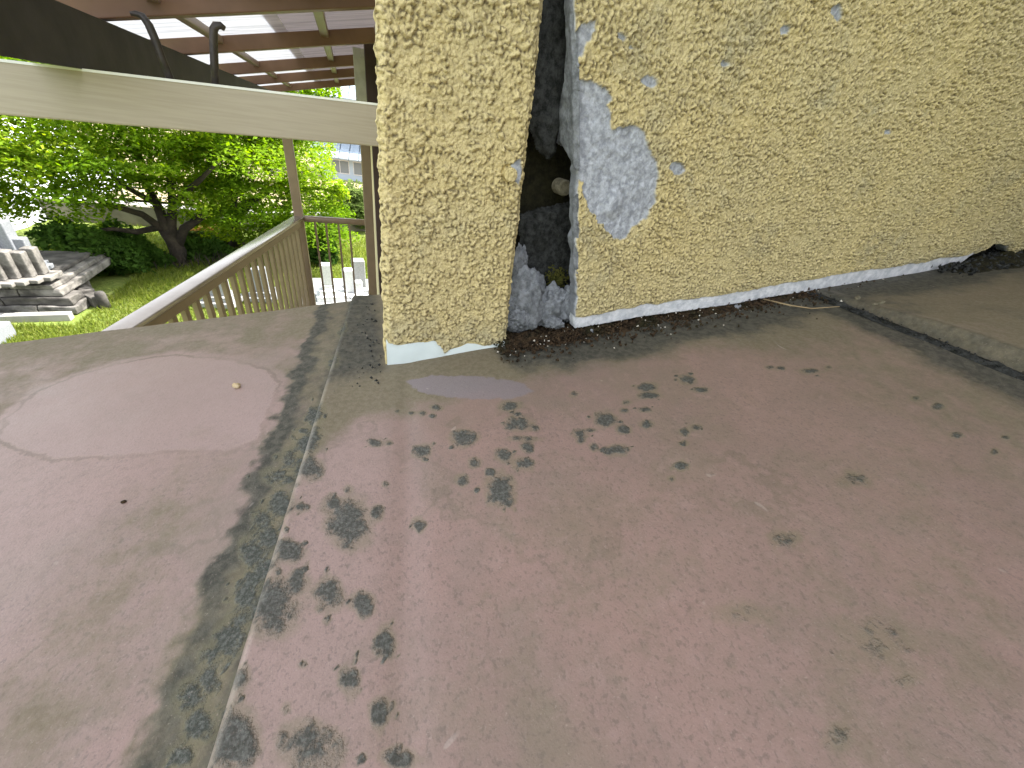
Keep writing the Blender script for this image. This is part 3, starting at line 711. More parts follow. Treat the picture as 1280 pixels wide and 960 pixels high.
b2 = sstep(-0.0006, 0.0008, sdist(*warp(Xq, Zq, 0.003, 80, 4), wpx))
for z_ in (0.30, 0.07, 0.22):
    b2 = np.maximum(b2, 0.0)
H2 = H2 * (1 - b2) + -0.001 * b2
pit2 = cavm2(Xq, Zq) * (1 - footm)
dirt2 = np.clip(sstep(0.045, 0.015, Zq - hem) * 0.45 + sstep(0.65, 0.75, fbm(Xq, Zq, 14, 4, 8)) * 0.5, 0, 1)
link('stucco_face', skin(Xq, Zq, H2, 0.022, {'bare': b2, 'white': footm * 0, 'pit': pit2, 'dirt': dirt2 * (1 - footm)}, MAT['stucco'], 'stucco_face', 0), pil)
# the pale foot lies on the same sheet, a hair proud of it
fu = np.linspace(0.002, 0.158, 90); fv = np.linspace(0, 1, 14); Fu, Fv = np.meshgrid(fu, fv, indexing='ij')
fzb = np.interp(Fu, fx, fz) - 0.0012; fzt = np.interp(Fu, hx, hz) + 0.004
Fz = fzb + Fv * (fzt - fzb)
Fy = -0.0022 - 0.001 * np.sin(Fu * 40) + 0.004 * Fv ** 3 + (fbm(Fu, Fz, 60, 3, 3) - .5) * .0015
nF = grid_faces(90, 14); Vf_ = np.stack([Fu, Fy, Fz], -1).reshape(-1, 3)
Vb_ = Vf_[np.arange(90) * 14].copy(); Vb_[:, 1] += 0.02
ex = np.stack([np.arange(89) * 14, np.arange(1, 90) * 14, 1260 + np.arange(1, 90), 1260 + np.arange(89)], -1)
link('pale_foot', mesh_np('pale_foot', np.concatenate([Vf_, Vb_]), np.concatenate([nF, ex]), MAT['pale_base'], True), pil)
MB().box((0.014, -0.001, ZL + .001), (0.160, 0.022, 2.75)).build('upper_strip', MAT['stucco'], pil)
hd = MB(); hd.tube([(dotx, 0.0, dotz), (dotx, -0.0052, dotz), (dotx, -0.0060, dotz)], [0.0072, 0.0072, 0.0058], 20); nh = hd.build('nail_head', MAT['stucco'], pil)

# ------------------------------------------------------------------ house body: backing wall in the crack, side wall, eaves
house = empty('house', (0.1, 0.1, 0), 'house body behind the stucco, dark backing showing in the crack', 'house'); house['kind'] = 'thing'
def hp(name, mb, mat): o = mb.build(name, mat, house); o.location = (-0.1, -0.1, 0); return o
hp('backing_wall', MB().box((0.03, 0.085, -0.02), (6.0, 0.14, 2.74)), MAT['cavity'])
hp('side_wall', MB().box((0.14, 0.142, -4.15), (6.0, 7.0, 2.74)), MAT['house_body'])
hp('lower_wall', MB().box((-0.75, -3.2, -4.15), (6.0, 0.14, -0.33)), MAT['house_body'])
hp('soffit', MB().box((-0.45, -0.95, 2.76), (6.4, 7.4, 2.80)), MAT['soffit'])  # unseen eave, made deep to shade the wall and lower roof
hp('shade_wall', MB().box((0.70, -3.0, -4.1), (2.098, -1.55, 2.745)), MAT['soffit'])  # unseen wall behind the camera, added to block light
hp('shade_wall', MB().box((2.10, -3.0, -4.1), (5.9, -0.002, 2.745)), MAT['soffit'])  # unseen wall on the right, added to darken that side
rfm = MB()
for a, b, c, d in [((-.5, -1.0, 2.81), (6.5, -1.0, 2.81), (6.5, 3.4, 4.4), (-.5, 3.4, 4.4)), ((-.5, 7.5, 2.81), (6.5, 7.5, 2.81), (6.5, 3.4, 4.4), (-.5, 3.4, 4.4))]:
    vs = [rfm.bm.verts.new(p) for p in (a, b, c, d)]; vt = [rfm.bm.verts.new((p[0], p[1], p[2] + .08)) for p in (a, b, c, d)]
    rfm.bm.faces.new(vs); rfm.bm.faces.new(vt)
    for i in range(4): rfm.bm.faces.new((vs[i], vs[(i + 1) % 4], vt[(i + 1) % 4], vt[i]))
hp('roof', rfm, MAT['house_tile'])
# ragged boards left standing in the crack
def yplane(y): return lambda U, Vv, H: np.stack([U, y - H, Vv], -1)
def wpoly(L, y): return [(P_wall(px, py, y)[0], P_wall(px, py, y)[2]) for px, py in L]
def hslab(*a, **k):
    o = slab(*a, **k); o.location = (-0.1, -0.1, 0); return o
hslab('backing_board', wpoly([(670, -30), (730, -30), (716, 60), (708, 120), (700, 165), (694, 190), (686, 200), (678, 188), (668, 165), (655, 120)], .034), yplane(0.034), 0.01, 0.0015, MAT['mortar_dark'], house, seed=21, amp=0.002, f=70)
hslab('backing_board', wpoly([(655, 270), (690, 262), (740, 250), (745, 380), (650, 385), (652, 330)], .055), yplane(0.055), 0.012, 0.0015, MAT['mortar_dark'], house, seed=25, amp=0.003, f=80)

# ------------------------------------------------------------------ small things in the crack and at the wall foot
def rock_mesh(name, r, seed, mat, sub=3, amp=0.35, flat=(1, 1, 1)):
    bm = bmesh.new(); bmesh.ops.create_icosphere(bm, subdivisions=sub, radius=1)
    c = np.array([v.co[:] for v in bm.verts])
    n = fbm(c[:, 0] + c[:, 2] * .7 + seed, c[:, 1] - c[:, 2] * .6, 1.6, 4, seed) - .5
    n2 = fbm(c[:, 0] * 1.1 - seed, c[:, 2] + c[:, 1] * .5, 4.5, 5, seed + 2) - .5
    s = 1 + amp * 2 * n + amp * 1.3 * n2
    for v, k in zip(bm.verts, s): v.co = Vector((v.co.x * k * r * flat[0], v.co.y * k * r * flat[1], v.co.z * k * r * flat[2]))
    me = bpy.data.meshes.new(name); bm.to_mesh(me); bm.free(); me.materials.append(mat)
    me.polygons.foreach_set('use_smooth', [True] * len(me.polygons)); return me
pe = P_wall(706, 235, 0.045)
pipe = empty('pipe_end', tuple(pe), 'round tan pipe end sticking out inside the dark crack', 'pipe')
MB().tube([(0, 0.02, 0), (0, 0, 0), (0, -0.003, 0)], [0.0095, 0.0095, 0.008], 24).build('pipe_stub', MAT['pipe'], pipe)
LUMPS = [(658, 380, .034, .031, 1, (1, .6, 1.5), 'upright grey mortar lump at the foot of the crack, beside the strip'),
         (690, 384, .032, .027, 2, (1, .6, 1.25), 'widest grey mortar lump in the middle of the crack foot'),
         (712, 380, .032, .020, 3, (1, .7, 1.5), 'grey mortar lump at the crack foot nearest the wide wall'),
         (648, 400, .024, .018, 4, (1, .7, .9), 'small grey mortar lump low against the corner strip'),
         (693, 404, .016, .013, 5, (1.2, .7, .7), 'small grey mortar lump lying lowest in the crack'),
         (650, 335, .040, .014, 6, (.7, .5, 2.2), 'thin grey mortar sliver standing up against the corner strip')]
for px, py, y, r, sdd, fl, lb in LUMPS:
    p = P_wall(px, py, y)
    o = link('mortar_lump', rock_mesh('mortar_lump', r, sdd * 7, MAT['mortar_mid'], 5, 0.40, fl), None, p)
    tag(o, lb, 'mortar', 'mortar lumps at the foot of the crack')
for px, py, r, sdd, fl, lb in [(740, 418, .0085, 31, (1.1, .8, 1), 'grey mortar crumb under the left end of the wall bottom'),
                              (803, 409, .007, 32, (1.1, .8, .8), 'tiny grey mortar crumb second along under the wall bottom'),
                              (921, 388, .012, 33, (1, .8, .8), 'flat grey mortar crumb beside the dry straw'),
                              (1158, 352, .018, 34, (1.5, .8, .8), 'dark grey stone chip under the right end of the white edge'),
                              (1235, 330, .03, 35, (1.4, .6, .8), 'dark rough mortar chunk in the notch at far right')]:
    p = P_wall(px, py, -0.004 if px < 1000 else 0.012)
    o = link('mortar_crumb', rock_mesh('mortar_crumb', r, sdd, MAT['mortar'] if px < 950 else MAT['mortar_dark'], 3, 0.32, fl), None, p); tag(o, lb, 'mortar crumb', 'crumbs under the wall bottom')
# MOSS
def grit(name, n, fn, rmin, rmax, mat, seed):
    r = np.random.default_rng(seed); T = np.array([[1, 0, 0], [-1, 0, 0], [0, 1, 0], [0, -1, 0], [0, 0, 1], [0, 0, -1]], float)
    FQ = np.array([[0, 2, 4], [2, 1, 4], [1, 3, 4], [3, 0, 4], [2, 0, 5], [1, 2, 5], [3, 1, 5], [0, 3, 5]])
    Vs, Fs = [], []
    for i in range(n):
        p = np.array(fn(r)); s = r.uniform(rmin, rmax) * r.uniform(.5, 1.3, 3); Vs.append(p + (T + r.normal(0, .2, T.shape)) * s); Fs.append(FQ + 6 * i)
    return link(name, mesh_np(name, np.concatenate(Vs), np.concatenate(Fs), mat, False))
so1 = rubble_strip('soil', [rp(0.158, 0.016), rp(0.25, 0.010), rp(0.45, 0.014), rp(0.75, 0.016), rp(1.2, 0.02), rp(1.5, 0.02)], 0.066, 0.0075, 5, MAT['soil'], res=0.0018)
so2 = rubble_strip('soil', [rp(1.06, -0.004, .004), rp(1.13, -0.012, .007), rp(1.3, -0.018, .010), rp(1.48, -0.018, .010)], 0.080, 0.012, 15, MAT['cavity'], res=0.002); tag(so2, 'black crusted soil heaped where the raised right sheet meets the wall', 'soil', kind='stuff')
tag(grit('corner_rubble', 420, lambda r: rp(r.uniform(1.02, 1.46), -.018 + r.normal(0, .02), .010 + .006 * r.random()), .001, .0055, MAT['mortar_dark'], 33), 'dark broken rubble scattered below the notch at the far right', 'rubble', kind='stuff')
tag(so1, 'dark brown soil packed in the gap under the stucco', 'soil', kind='stuff')
# pale grit specks in that soil
def soilpt(r):
    x = 0.14 + r.beta(1, 3.2) * 1.0; y = r.normal(-0.014, 0.018); return rp(x, min(y, 0.03), 0.004 + 0.006 * max(0, 1 - abs(y - .01) / .03) * r.random())
tag(grit('grit_specks', 90, soilpt, .0006, .0018, MAT['crumb'], 3), 'pale grit specks scattered over the soil line', 'grit', kind='stuff')
tag(grit('dirt_crumbs', 1500, soilpt, .0008, .0032, MAT['soil'], 4), 'dark crumbs of dirt along the wall foot', 'dirt', kind='stuff')
def crudpt(r): return rp(0.70 + r.normal(0.016, 0.006), -r.random() * .45, 0.004)
mp = P_wall(694, 348, 0.05)
tag(grit('moss', 420, lambda r: (mp[0] + r.normal(0, .008), mp[1] - .002 - abs(r.normal(0, .003)), mp[2] + r.normal(0, .008)), .0008, .0022, MAT['moss'], 22), 'olive moss growing on the dark board above the mortar lumps', 'moss', kind='stuff')
tag(grit('ledge_grit', 240, crudpt, .0007, .0020, MAT['mortar_dark'], 9), 'grey grit along the ledge of the raised right sheet', 'grit', kind='stuff')
def mosspt(r): 
    y = r.uniform(-.05, .2); return rp(r.uniform(xseam(y) + .006, -0.004), y, 0.003 + .003 * r.random())
tag(grit('corner_grit', 120, mosspt, .0007, .0022, MAT['mortar_dark'], 12), 'dark grit on the roof left of the corner strip', 'grit', kind='stuff')
# straw, crumb, black speck, pale flakes
sp = [P_roof(955, 380), P_roof(985, 386), P_roof(1012, 390), P_roof(1044, 392)]
sp[0] = P_wall(952, 378, -0.003)
o = MB().tube([Vector(p) + Vector((0, 0, .006 if i < 3 else .012)) for i, p in enumerate(sp)], [.0012, .0013, .0011, .0007], 6).build('straw', MAT['straw'], None, None, True); tag(o, 'dry straw stalk lying across the dark gap by the right sheet', 'straw')
o = link('plaster_crumb', rock_mesh('plaster_crumb', 0.0036, 81, MAT['tan'], 3, .4, (1.2, 1, .8)), None, Vector(P_roof(296, 484)) + Vector((0, 0, .0022))); tag(o, 'tan plaster crumb lying on the clean pink patch', 'crumb')
o = link('grit_fleck', rock_mesh('grit_fleck', 0.0015, 83, MAT['soil'], 2, .4, (1.3, 1, .6)), None, Vector(P_roof(155, 628)) + Vector((0, 0, .001))); tag(o, 'single black fleck on the left roof sheet', 'fleck')
for px, py, a, L, lb in [(1098, 379, .15, .034, 'longer pale bark flake on the raised right sheet by the wall'), (1072, 372, .5, .016, 'shorter pale bark flake on the raised right sheet')]:
    p = hit(px, py, (0, 0, .03), (-SLOPE, 0, 1))
    o = link('bark_flake', rock_mesh('bark_flake', 0.006, int(px), MAT['pipe'], 3, .3, (L / .012, .6, .35)), None, p, (0, -math.radians(8), a)); tag(o, lb, 'flake', 'pale flakes on the right sheet')

# ------------------------------------------------------------------ terrace: cream beam, hooks, translucent roof, posts, railing
YBM = 1.0
bl, br_ = P_wall(0, 75, YBM), P_wall(470, 130, YBM); bl2, br2 = P_wall(0, 140, YBM), P_wall(470, 185, YBM)
ht = ((bl[2] - bl2[2]) + (br_[2] - br2[2])) / 2
sl = (br_[2] - bl[2]) / (br_[0] - bl[0])
def beamz(x): return bl[2] + sl * (x - bl[0])                    # top of the beam
mb = MB(); mb.bar((-1.7, YBM + .03, beamz(-1.7) - ht / 2), (0.20, YBM + .03, beamz(0.20) - ht / 2), 0.06, ht, bev=0.004)
mb2 = MB(); mb2.bar((-1.7, YBM + .006, beamz(-1.7) - .0005), (0.20, YBM + .006, beamz(0.20) - .0005), 0.016, 0.0055)  # thin white strip added as the highlight on the top edge
o = mb.build('cross_beam', MAT['cream']); mb2.build('beam_highlight', MAT['cap'], o); tag(o, 'cream aluminium beam running level behind the corner strip', 'beam')
def hook(pts, rad, lb, flat):
    o = MB().tube(pts, rad, 8).build('hook', MAT['hook'], None, None, True); tag(o, lb, 'hook', 'dark hooks on the cream beam')
hk = lambda L, y: [tuple(P_wall(px, py, y)) for px, py in L]
hook(hk([(163, 17), (170, 17), (178, 20), (186, 31), (193, 47), (202, 72), (213, 99)], YBM + .02), [.004, .006, .008, .009, .009, .009, .009], 'left dark hook leaning on the cream beam', 0)
hook(hk([(281, 36), (276, 32), (270, 32), (267, 37), (267, 55), (268, 80), (269, 106)], YBM + .02), [.006, .008, .009, .009, .009, .009, .009], 'right upright dark hook standing on the cream beam', 0)

def raft_z(x, y): return 0.384 + 0.225 * (x + 0.638) - 0.024 * (y - 1.3)    # underside of the rafters
terr = empty('terrace_roof', (0, 1, 0), 'lean-to terrace roof with brown rafters under translucent corrugated sheet', 'terrace roof'); terr['kind'] = 'thing'
def tp(name, mb, mat): o = mb.build(name, mat, terr); o.location = (0, -1, 0); return o
X0, X1 = -0.80, 0.125
for y in (1.3, 2.0, 2.85, 3.6, 4.5):
    a = Vector((X0, y, raft_z(X0, y) + 0.026)); b = Vector((X1, y, raft_z(X1, y) + 0.026))
    tp('rafter', MB().bar(a, b, 0.045, 0.052, bev=0.003), MAT['brown'])
gi = MB()
gp_ = [(0.25, .2668), (0.985, .2654), (1.0, .2640), (1.2, .2640), (5.2, .190), (5.2, .285), (0.25, .400)]
ga = [gi.bm.verts.new((-.69, y, z)) for y, z in gp_]; gb = [gi.bm.verts.new((-.60, y, z)) for y, z in gp_]
gi.bm.faces.new(ga); gi.bm.faces.new(gb)
for i in range(len(ga)): gi.bm.faces.new((ga[i], ga[(i + 1) % len(ga)], gb[(i + 1) % len(ga)], gb[i]))
tp('eave_girder', gi, MAT['dark'])
for x in (-0.50, -0.09):
    tp('purlin', MB().bar((x, 0.95, raft_z(x, .95) + .041), (x, 5.2, raft_z(x, 5.2) + .041), 0.035, 0.026, bev=0.003), MAT['bronze'])
def sheet(xa, xb, mat, lift, lb):
    xs = np.array([xa, xb]); ys = np.arange(0.9, 5.3, 0.008)
    Xg, Yg = np.meshgrid(np.linspace(xa, xb, 6), ys, indexing='ij')
    Z = raft_z(Xg, Yg) + 0.062 + lift + 0.005 * np.sin(Yg * 2 * math.pi / 0.032)
    nu, nv = Xg.shape; V1 = np.stack([Xg, Yg, Z], -1).reshape(-1, 3)
    o = link('roof_panel', mesh_np('roof_panel', V1, grid_faces(nu, nv), mat, True), terr); o.location = (0, -1, 0); o['label'] = lb
sheet(-0.98, -0.24, MAT['sheet_clear'], 0.0, 'bright translucent roof panel')
sheet(-0.29, 0.125, MAT['sheet_shaded'], 0.004, 'darker translucent roof panel with the house shade in its colour')

YR = 3.4
zr = P_wall(411, 272, YR)[2]; xp = P_wall(374, 270, YR)[0]
rail = empty('balcony_railing', (xp, YR, zr - 1.1), 'bronze balcony railing with slim balusters and shiny handrail beyond the roof edge', 'railing')
def rl(name, mb, mat, sm=False): o = mb.build(name, mat, rail, None, sm); o.location = (-xp, -YR, -(zr - 1.1)); return o
xe = P_wall(140, 415, 0.85)[0]
NY = 0.75
r2 = ray(140, 415); tt = (zr - CPOS[2]) / r2[2]; E2 = CPOS + r2 * tt           # where the near stretch meets the rail height
d2 = Vector((E2[0] - xp, E2[1] - YR, 0)); A2 = Vector((xp, YR, zr)); B2 = A2 + d2 * 1.12
rl('post', MB().box((xp - .035, YR - .035, zr - 1.1), (xp + .03, YR + .03, 0.262), bev=.004), MAT['bronze'])
rl('handrail', MB().bar((xp + .03, YR, zr - .02), (0.075, YR, zr - .02), 0.05, 0.045, bev=.012), MAT['bronze'], True)
rl('handrail', MB().bar(A2 + Vector((0, 0, -.012)) , B2 + Vector((0, 0, -.012)), 0.085, 0.022, bev=.008), MAT['rail'], True)
rl('under_rail', MB().bar(A2 + Vector((0, 0, -.05)), B2 + Vector((0, 0, -.05)), 0.045, 0.052, bev=.004), MAT['bronze'])
rl('bottom_rail', MB().bar(A2 + Vector((0, 0, -1.04)), B2 + Vector((0, 0, -1.04)), 0.045, 0.05), MAT['bronze'])
rl('bottom_rail', MB().bar((xp + .03, YR, zr - 1.04), (.075, YR, zr - 1.04), 0.04, 0.05), MAT['bronze'])
bal_x = MB().box((-.008, -.008, 0), (.008, .008, .98)).mesh('baluster', MAT['bronze'])
for px in (399, 412, 427, 440):
    x = P_wall(px, 320, YR)[0]
    o = link('baluster', bal_x, rail, (x - xp, 0, 0.08))
bal_y = MB().box((-.011, -.016, 0), (.011, .016, .96)).mesh('baluster', MAT['bronze'])
L2 = d2.length * 1.12; nb = int(L2 / 0.098); ang = math.atan2(d2.y, d2.x) + math.pi / 2
for i in range(1, nb):
    p = d2.normalized() * (i * L2 / nb)
    link('baluster', bal_y, rail, (p.x, p.y, 0.085), (0, 0, ang))
fl_ = MB().box((-1.35, YB + .08, zr - 1.25), (0.138, YR + .08, zr - 1.13)); o = fl_.build('balcony_floor', MAT['concrete']); tag(o, 'concrete balcony floor below the railing', 'balcony floor'); o['kind'] = 'thing'

post = empty('wall_post', (0, 2.5, 0), 'bronze aluminium post against the house wall, holding up the terrace roof', 'post')
YP = 2.5
q0, q1 = P_wall(451, 184, YP), P_wall(463, 184, YP); q2, q3 = P_wall(459, 366, YP), P_wall(472, 366, YP)
MB().bar(((q2[0] + q3[0]) / 2 - .004, 0, -1.6), ((q0[0] + q1[0]) / 2, 0, 0.30), q1[0] - q0[0], .06, up=(0, 1, 0), bev=.004).build('post_shaft', MAT['bronze'], post)
b0, b1 = P_wall(445, 125, YP - .04), P_wall(458, 62, YP - .04)
bb = MB().box((b0[0], -.055, b0[2] - .07), (P_wall(459, 100, YP)[0], -.035, b1[2]), bev=.003).build('bracket', MAT['galv'], post)
sx, sz_ = P_wall(453, 69, YP - .06)[[0, 2]]
MB().tube([(sx, -.055, sz_), (sx, -.062, sz_)], [.012, .010], 14).build('screw', MAT['galv'], bb)
wf = MB(); f0 = P_wall(466, 200, 2.3)[0]; wf.box((f0, 2.27, -1.8), (0.17, 2.33, 0.25)); wf.box((P_wall(457, 90, 2.28)[0], 2.265, 0.251), (0.17, 2.335, 0.66)); o = wf.build('window_frame', MAT['plum']); tag(o, 'dark plum window frame edge squeezed beside the corner strip', 'window frame'); o['kind'] = 'thing'

# ------------------------------------------------------------------ garden
G = -4.2
gx = np.concatenate([[-900, -400, -150], np.arange(-60, 60.1, 3), [150, 400, 900]]); gy = np.concatenate([[-900, -300, -80], np.arange(-30, 90.1, 3), [180, 400, 900]])
Xg, Yg = np.meshgrid(gx, gy, indexing='ij')
Zg = G + (fbm(Xg, Yg, 0.11, 3, 1) - 0.5) * 0.25 * (np.abs(Xg) < 60)
gnd = link('ground', mesh_np('ground', np.stack([Xg, Yg, Zg], -1).reshape(-1, 3), grid_faces(*Xg.shape), MAT['ground'], True)); gnd['kind'] = 'structure'
def patch(name, pts, z, mat):
    bm = bmesh.new(); bm.faces.new([bm.verts.new((x, y, z)) for x, y in pts]); me = bpy.data.meshes.new(name); bm.to_mesh(me); bm.free(); me.materials.append(mat)
    o = link(name, me); o['kind'] = 'structure'; return o
patch('lane', [(-40, 19.6), (-5.0, 18.2), (6, 20.5), (30, 26), (30, 28.8), (6, 23.2), (-5.0, 20.8), (-40, 22.4)], G + .17, MAT['lane'])
patch('field', [(-60, 23), (-5, 21.4), (6, 23.8), (40, 31), (40, 60), (-60, 60)], G + .16, MAT['field'])
hxs = np.arange(-260, 261, 6.0); hys = np.arange(62, 250, 6.0); HX, HY = np.meshgrid(hxs, hys, indexing='ij')
HZ = G - 1 + 34 * sstep(62, 200, HY) * (0.55 + 0.7 * fbm(HX, HY, 0.012, 4, 3)) + 3.5 * fbm(HX, HY, 0.12, 3, 8) * sstep(62, 80, HY)
hl = link('hills', mesh_np('hills', np.stack([HX, HY, HZ], -1).reshape(-1, 3), grid_faces(*HX.shape), MAT['hill'], True)); hl['kind'] = 'structure'

# leaves: small folded quads scattered through pads of foliage
def leaf_mesh(name, pads, n, size, mat, seed, flat=0.5, lo=0.0, hi=1.0):
    r = np.random.default_rng(seed); pads = np.array(pads)            # x y z rx ry rz
    vol = pads[:, 3] * pads[:, 4]; k = r.choice(len(pads), n, p=vol / vol.sum()); pd = pads[k]
    d = r.normal(size=(n, 3)); d /= np.linalg.norm(d, axis=1)[:, None]
    rad = r.random(n) ** 0.36
    p = pd[:, :3] + d * rad[:, None] * pd[:, 3:6]
    p += (np.stack([fbm(p[:, 0], p[:, 2], 1.3, 3, seed), fbm(p[:, 1], p[:, 0], 1.3, 3, seed + 1), fbm(p[:, 2], p[:, 1], 1.6, 3, seed + 2)], -1) - .5) * 0.9
    nrm = np.array([0, 0, 1.0]) + r.normal(0, flat, (n, 3)); nrm /= np.linalg.norm(nrm, axis=1)[:, None]
    t1 = np.cross(nrm, r.normal(size=(n, 3))); t1 /= np.linalg.norm(t1, axis=1)[:, None]; t2 = np.cross(nrm, t1)
    s = (size * r.uniform(.6, 1.35, n))[:, None]
    V = np.stack([p - t1 * s, p + t2 * s * .55 - nrm * s * .12, p + t1 * s, p - t2 * s * .55 - nrm * s * .12], 1).reshape(-1, 3)
    tint = np.clip(lo + (hi - lo) * (0.5 * r.random(n) + 0.5 * r.random(len(pads))[k]), 0, 1)
    return mesh_np(name, V, np.arange(4 * n).reshape(-1, 4), mat, False, {'tint': np.repeat(tint, 4)})

def pad(px, py, y, r, fl=0.5):
    p = P_wall(px, py, y); return (p[0], p[1], p[2], r, r, r * fl)
def limb(mb, pts, r0, r1):
    n = len(pts); mb.tube(pts, [r0 + (r1 - r0) * i / (n - 1) for i in range(n)], 9)

# main tree
tb = P_flat(222, 327, G); rt = random.Random(3)
tree = empty('maple_tree', tuple(tb), 'large bright green maple with dark forked trunk, left in the garden', 'tree', 'leafy trees in the garden')
lw = lambda px, py, y: tuple(np.array(P_wall(px, py, y)) - tb)
tk = MB(); ty = tb[1]
limb(tk, [(0, 0, -.1), lw(222, 312, ty), lw(216, 300, ty), lw(207, 288, ty)], .22, .18)
limb(tk, [lw(216, 300, ty), lw(200, 284, ty), lw(178, 268, ty - .3), lw(140, 257, ty - .6), lw(90, 235, ty - 1)], .13, .04)
limb(tk, [lw(218, 304, ty), lw(206, 280, ty), lw(196, 255, ty), lw(180, 225, ty + .3), lw(170, 190, ty)], .17, .05)
limb(tk, [lw(219, 303, ty), lw(214, 282, ty), lw(216, 255, ty), lw(212, 220, ty), lw(215, 180, ty)], .15, .05)
limb(tk, [lw(222, 306, ty), lw(230, 286, ty), lw(250, 272, ty), lw(275, 262, ty + .5), lw(300, 235, ty + .8)], .14, .04)
limb(tk, [lw(200, 284, ty), lw(170, 290, ty - .4), lw(140, 286, ty - .8), lw(110, 290, ty - 1)], .09, .03)
limb(tk, [lw(196, 255, ty), lw(160, 235, ty - .8), lw(120, 205, ty - 1.2)], .09, .03); limb(tk, [lw(216, 255, ty), lw(250, 225, ty - .8), lw(275, 200, ty - 1)], .09, .03)
tk.build('trunk', MAT['bark'], tree, None, True)
pads = []
for py in range(60, 262, 21):
    for px in range(-150, 310, 30):
        a, b = px + rt.uniform(-16, 16), py + rt.uniform(-10, 10)
        if b > 238 and 60 < a < 100: continue
        if b > 232 and 120 < a < 205: continue
        if a > 265 and b > 245: continue
        if b > 232 and a < 70: continue
        pads.append(pad(a, b, ty + rt.uniform(-2.2, 2.2), rt.uniform(.55, 1.0), rt.uniform(.28, .48)))
for px, py in [(0, 250), (30, 258), (-30, 262), (55, 245), (100, 262), (120, 248), (240, 252), (262, 248), (222, 240), (20, 240)]:
    pads.append(pad(px, py, ty - .8 + rt.uniform(-.5, .5), .6, .5))
c = link('crown', leaf_mesh('crown', [(a[0] - tb[0], a[1] - tb[1], a[2] - tb[2], a[3], a[4], a[5]) for a in pads], 80000, 0.056, MAT['leaf'], 5), tree); c['kind'] = 'stuff'
# right tree
tb2 = P_flat(297, 306, G); tree2 = empty('maple_tree', tuple(tb2), 'rounder green maple right of the forked one, behind the railing post', 'tree', 'leafy trees in the garden')
ty2 = tb2[1]; lw = lambda px, py, y: tuple(np.array(P_wall(px, py, y)) - tb2)
tk = MB(); limb(tk, [(0, 0, -.1), lw(293, 290, ty2), lw(288, 272, ty2), lw(292, 240, ty2), lw(300, 200, ty2)], .28, .08)
limb(tk, [lw(290, 280, ty2), lw(310, 255, ty2), lw(340, 235, ty2), lw(385, 215, ty2)], .16, .05); tk.build('trunk', MAT['bark'], tree2, None, True)
pads = []
for py in range(90, 292, 20):
    for px in range(255, 440, 26):
        a, b = px + rt.uniform(-12, 12), py + rt.uniform(-9, 9)
        if a > 395 and b < 205 + (a - 395) * .6: continue
        if b > 272 and a < 262: continue
        if a > 420: continue
        pads.append(pad(a, b, ty2 - 1 + rt.uniform(-1.8, 1.8), rt.uniform(.55, .95), rt.uniform(.3, .5)))
for px, py in [(415, 232), (425, 250), (408, 262), (430, 268), (395, 282), (360, 292), (330, 296), (380, 298), (425, 290)]:
    pads.append(pad(px, py, ty2 - 1.5, .5, .5))
c = link('crown', leaf_mesh('crown', [(a[0] - tb2[0], a[1] - tb2[1], a[2] - tb2[2], a[3], a[4], a[5]) for a in pads], 58000, 0.056, MAT['leaf'], 8), tree2); c['kind'] = 'stuff'

def shrub(name, lb, plist, n, size, mat, seed, group=None, flat=.8, hi=.8):
    b = np.array(plist[0][:3]); b[2] = G
    t = empty(name, tuple(b), lb, 'shrub', group)
    st = MB(); 
    for a in plist: st.tube([(a[0] * .3 - b[0] * .3, (a[1] - b[1]) * .3, -.05), (a[0] - b[0], a[1] - b[1], a[2] - b[2])], [.035, .012], 6)
    st.build('stems', MAT['bark'], t)
    f = link('foliage', leaf_mesh('foliage', [(a[0] - b[0], a[1] - b[1], a[2] - b[2], a[3], a[4], a[5]) for a in plist], n, size, mat, seed, flat, 0, hi), t); f['kind'] = 'stuff'
    return t
SG = 'shrubs under and beyond the maples'
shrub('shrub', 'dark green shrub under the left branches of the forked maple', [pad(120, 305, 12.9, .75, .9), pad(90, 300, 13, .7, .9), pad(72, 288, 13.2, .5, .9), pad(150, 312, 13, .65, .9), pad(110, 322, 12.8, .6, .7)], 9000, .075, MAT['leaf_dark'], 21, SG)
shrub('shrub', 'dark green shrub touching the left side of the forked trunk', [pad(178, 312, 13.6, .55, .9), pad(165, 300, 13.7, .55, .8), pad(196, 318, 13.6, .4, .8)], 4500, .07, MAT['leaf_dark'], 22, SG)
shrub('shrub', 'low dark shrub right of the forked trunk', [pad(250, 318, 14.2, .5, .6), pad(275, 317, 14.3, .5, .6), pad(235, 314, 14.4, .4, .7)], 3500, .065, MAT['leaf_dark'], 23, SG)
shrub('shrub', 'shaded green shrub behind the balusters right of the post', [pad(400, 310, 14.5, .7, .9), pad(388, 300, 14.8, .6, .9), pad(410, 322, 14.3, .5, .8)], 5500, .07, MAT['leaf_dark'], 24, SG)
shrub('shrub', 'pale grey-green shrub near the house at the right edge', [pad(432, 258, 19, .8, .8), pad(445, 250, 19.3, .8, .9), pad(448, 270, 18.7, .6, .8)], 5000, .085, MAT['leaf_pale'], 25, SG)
fs = shrub('flowering_shrub', 'low flowering shrub with orange blossom between the two trunks', [pad(255, 300, 16.6, .8, .6), pad(238, 302, 16.4, .6, .6), pad(272, 302, 16.5, .6, .6)], 5000, .07, MAT['leaf_pale'], 26, SG)
b = fs.location; pl = [(a[0] - b[0], a[1] - b[1], a[2] - b[2] + .12, a[3], a[4], a[5]) for a in (pad(255, 299, 16.5, .8, .5), pad(262, 297, 16.5, .7, .5))]
f = link('blossom', leaf_mesh('blossom', pl, 700, .06, MAT['petal'], 31), fs); f['kind'] = 'stuff'

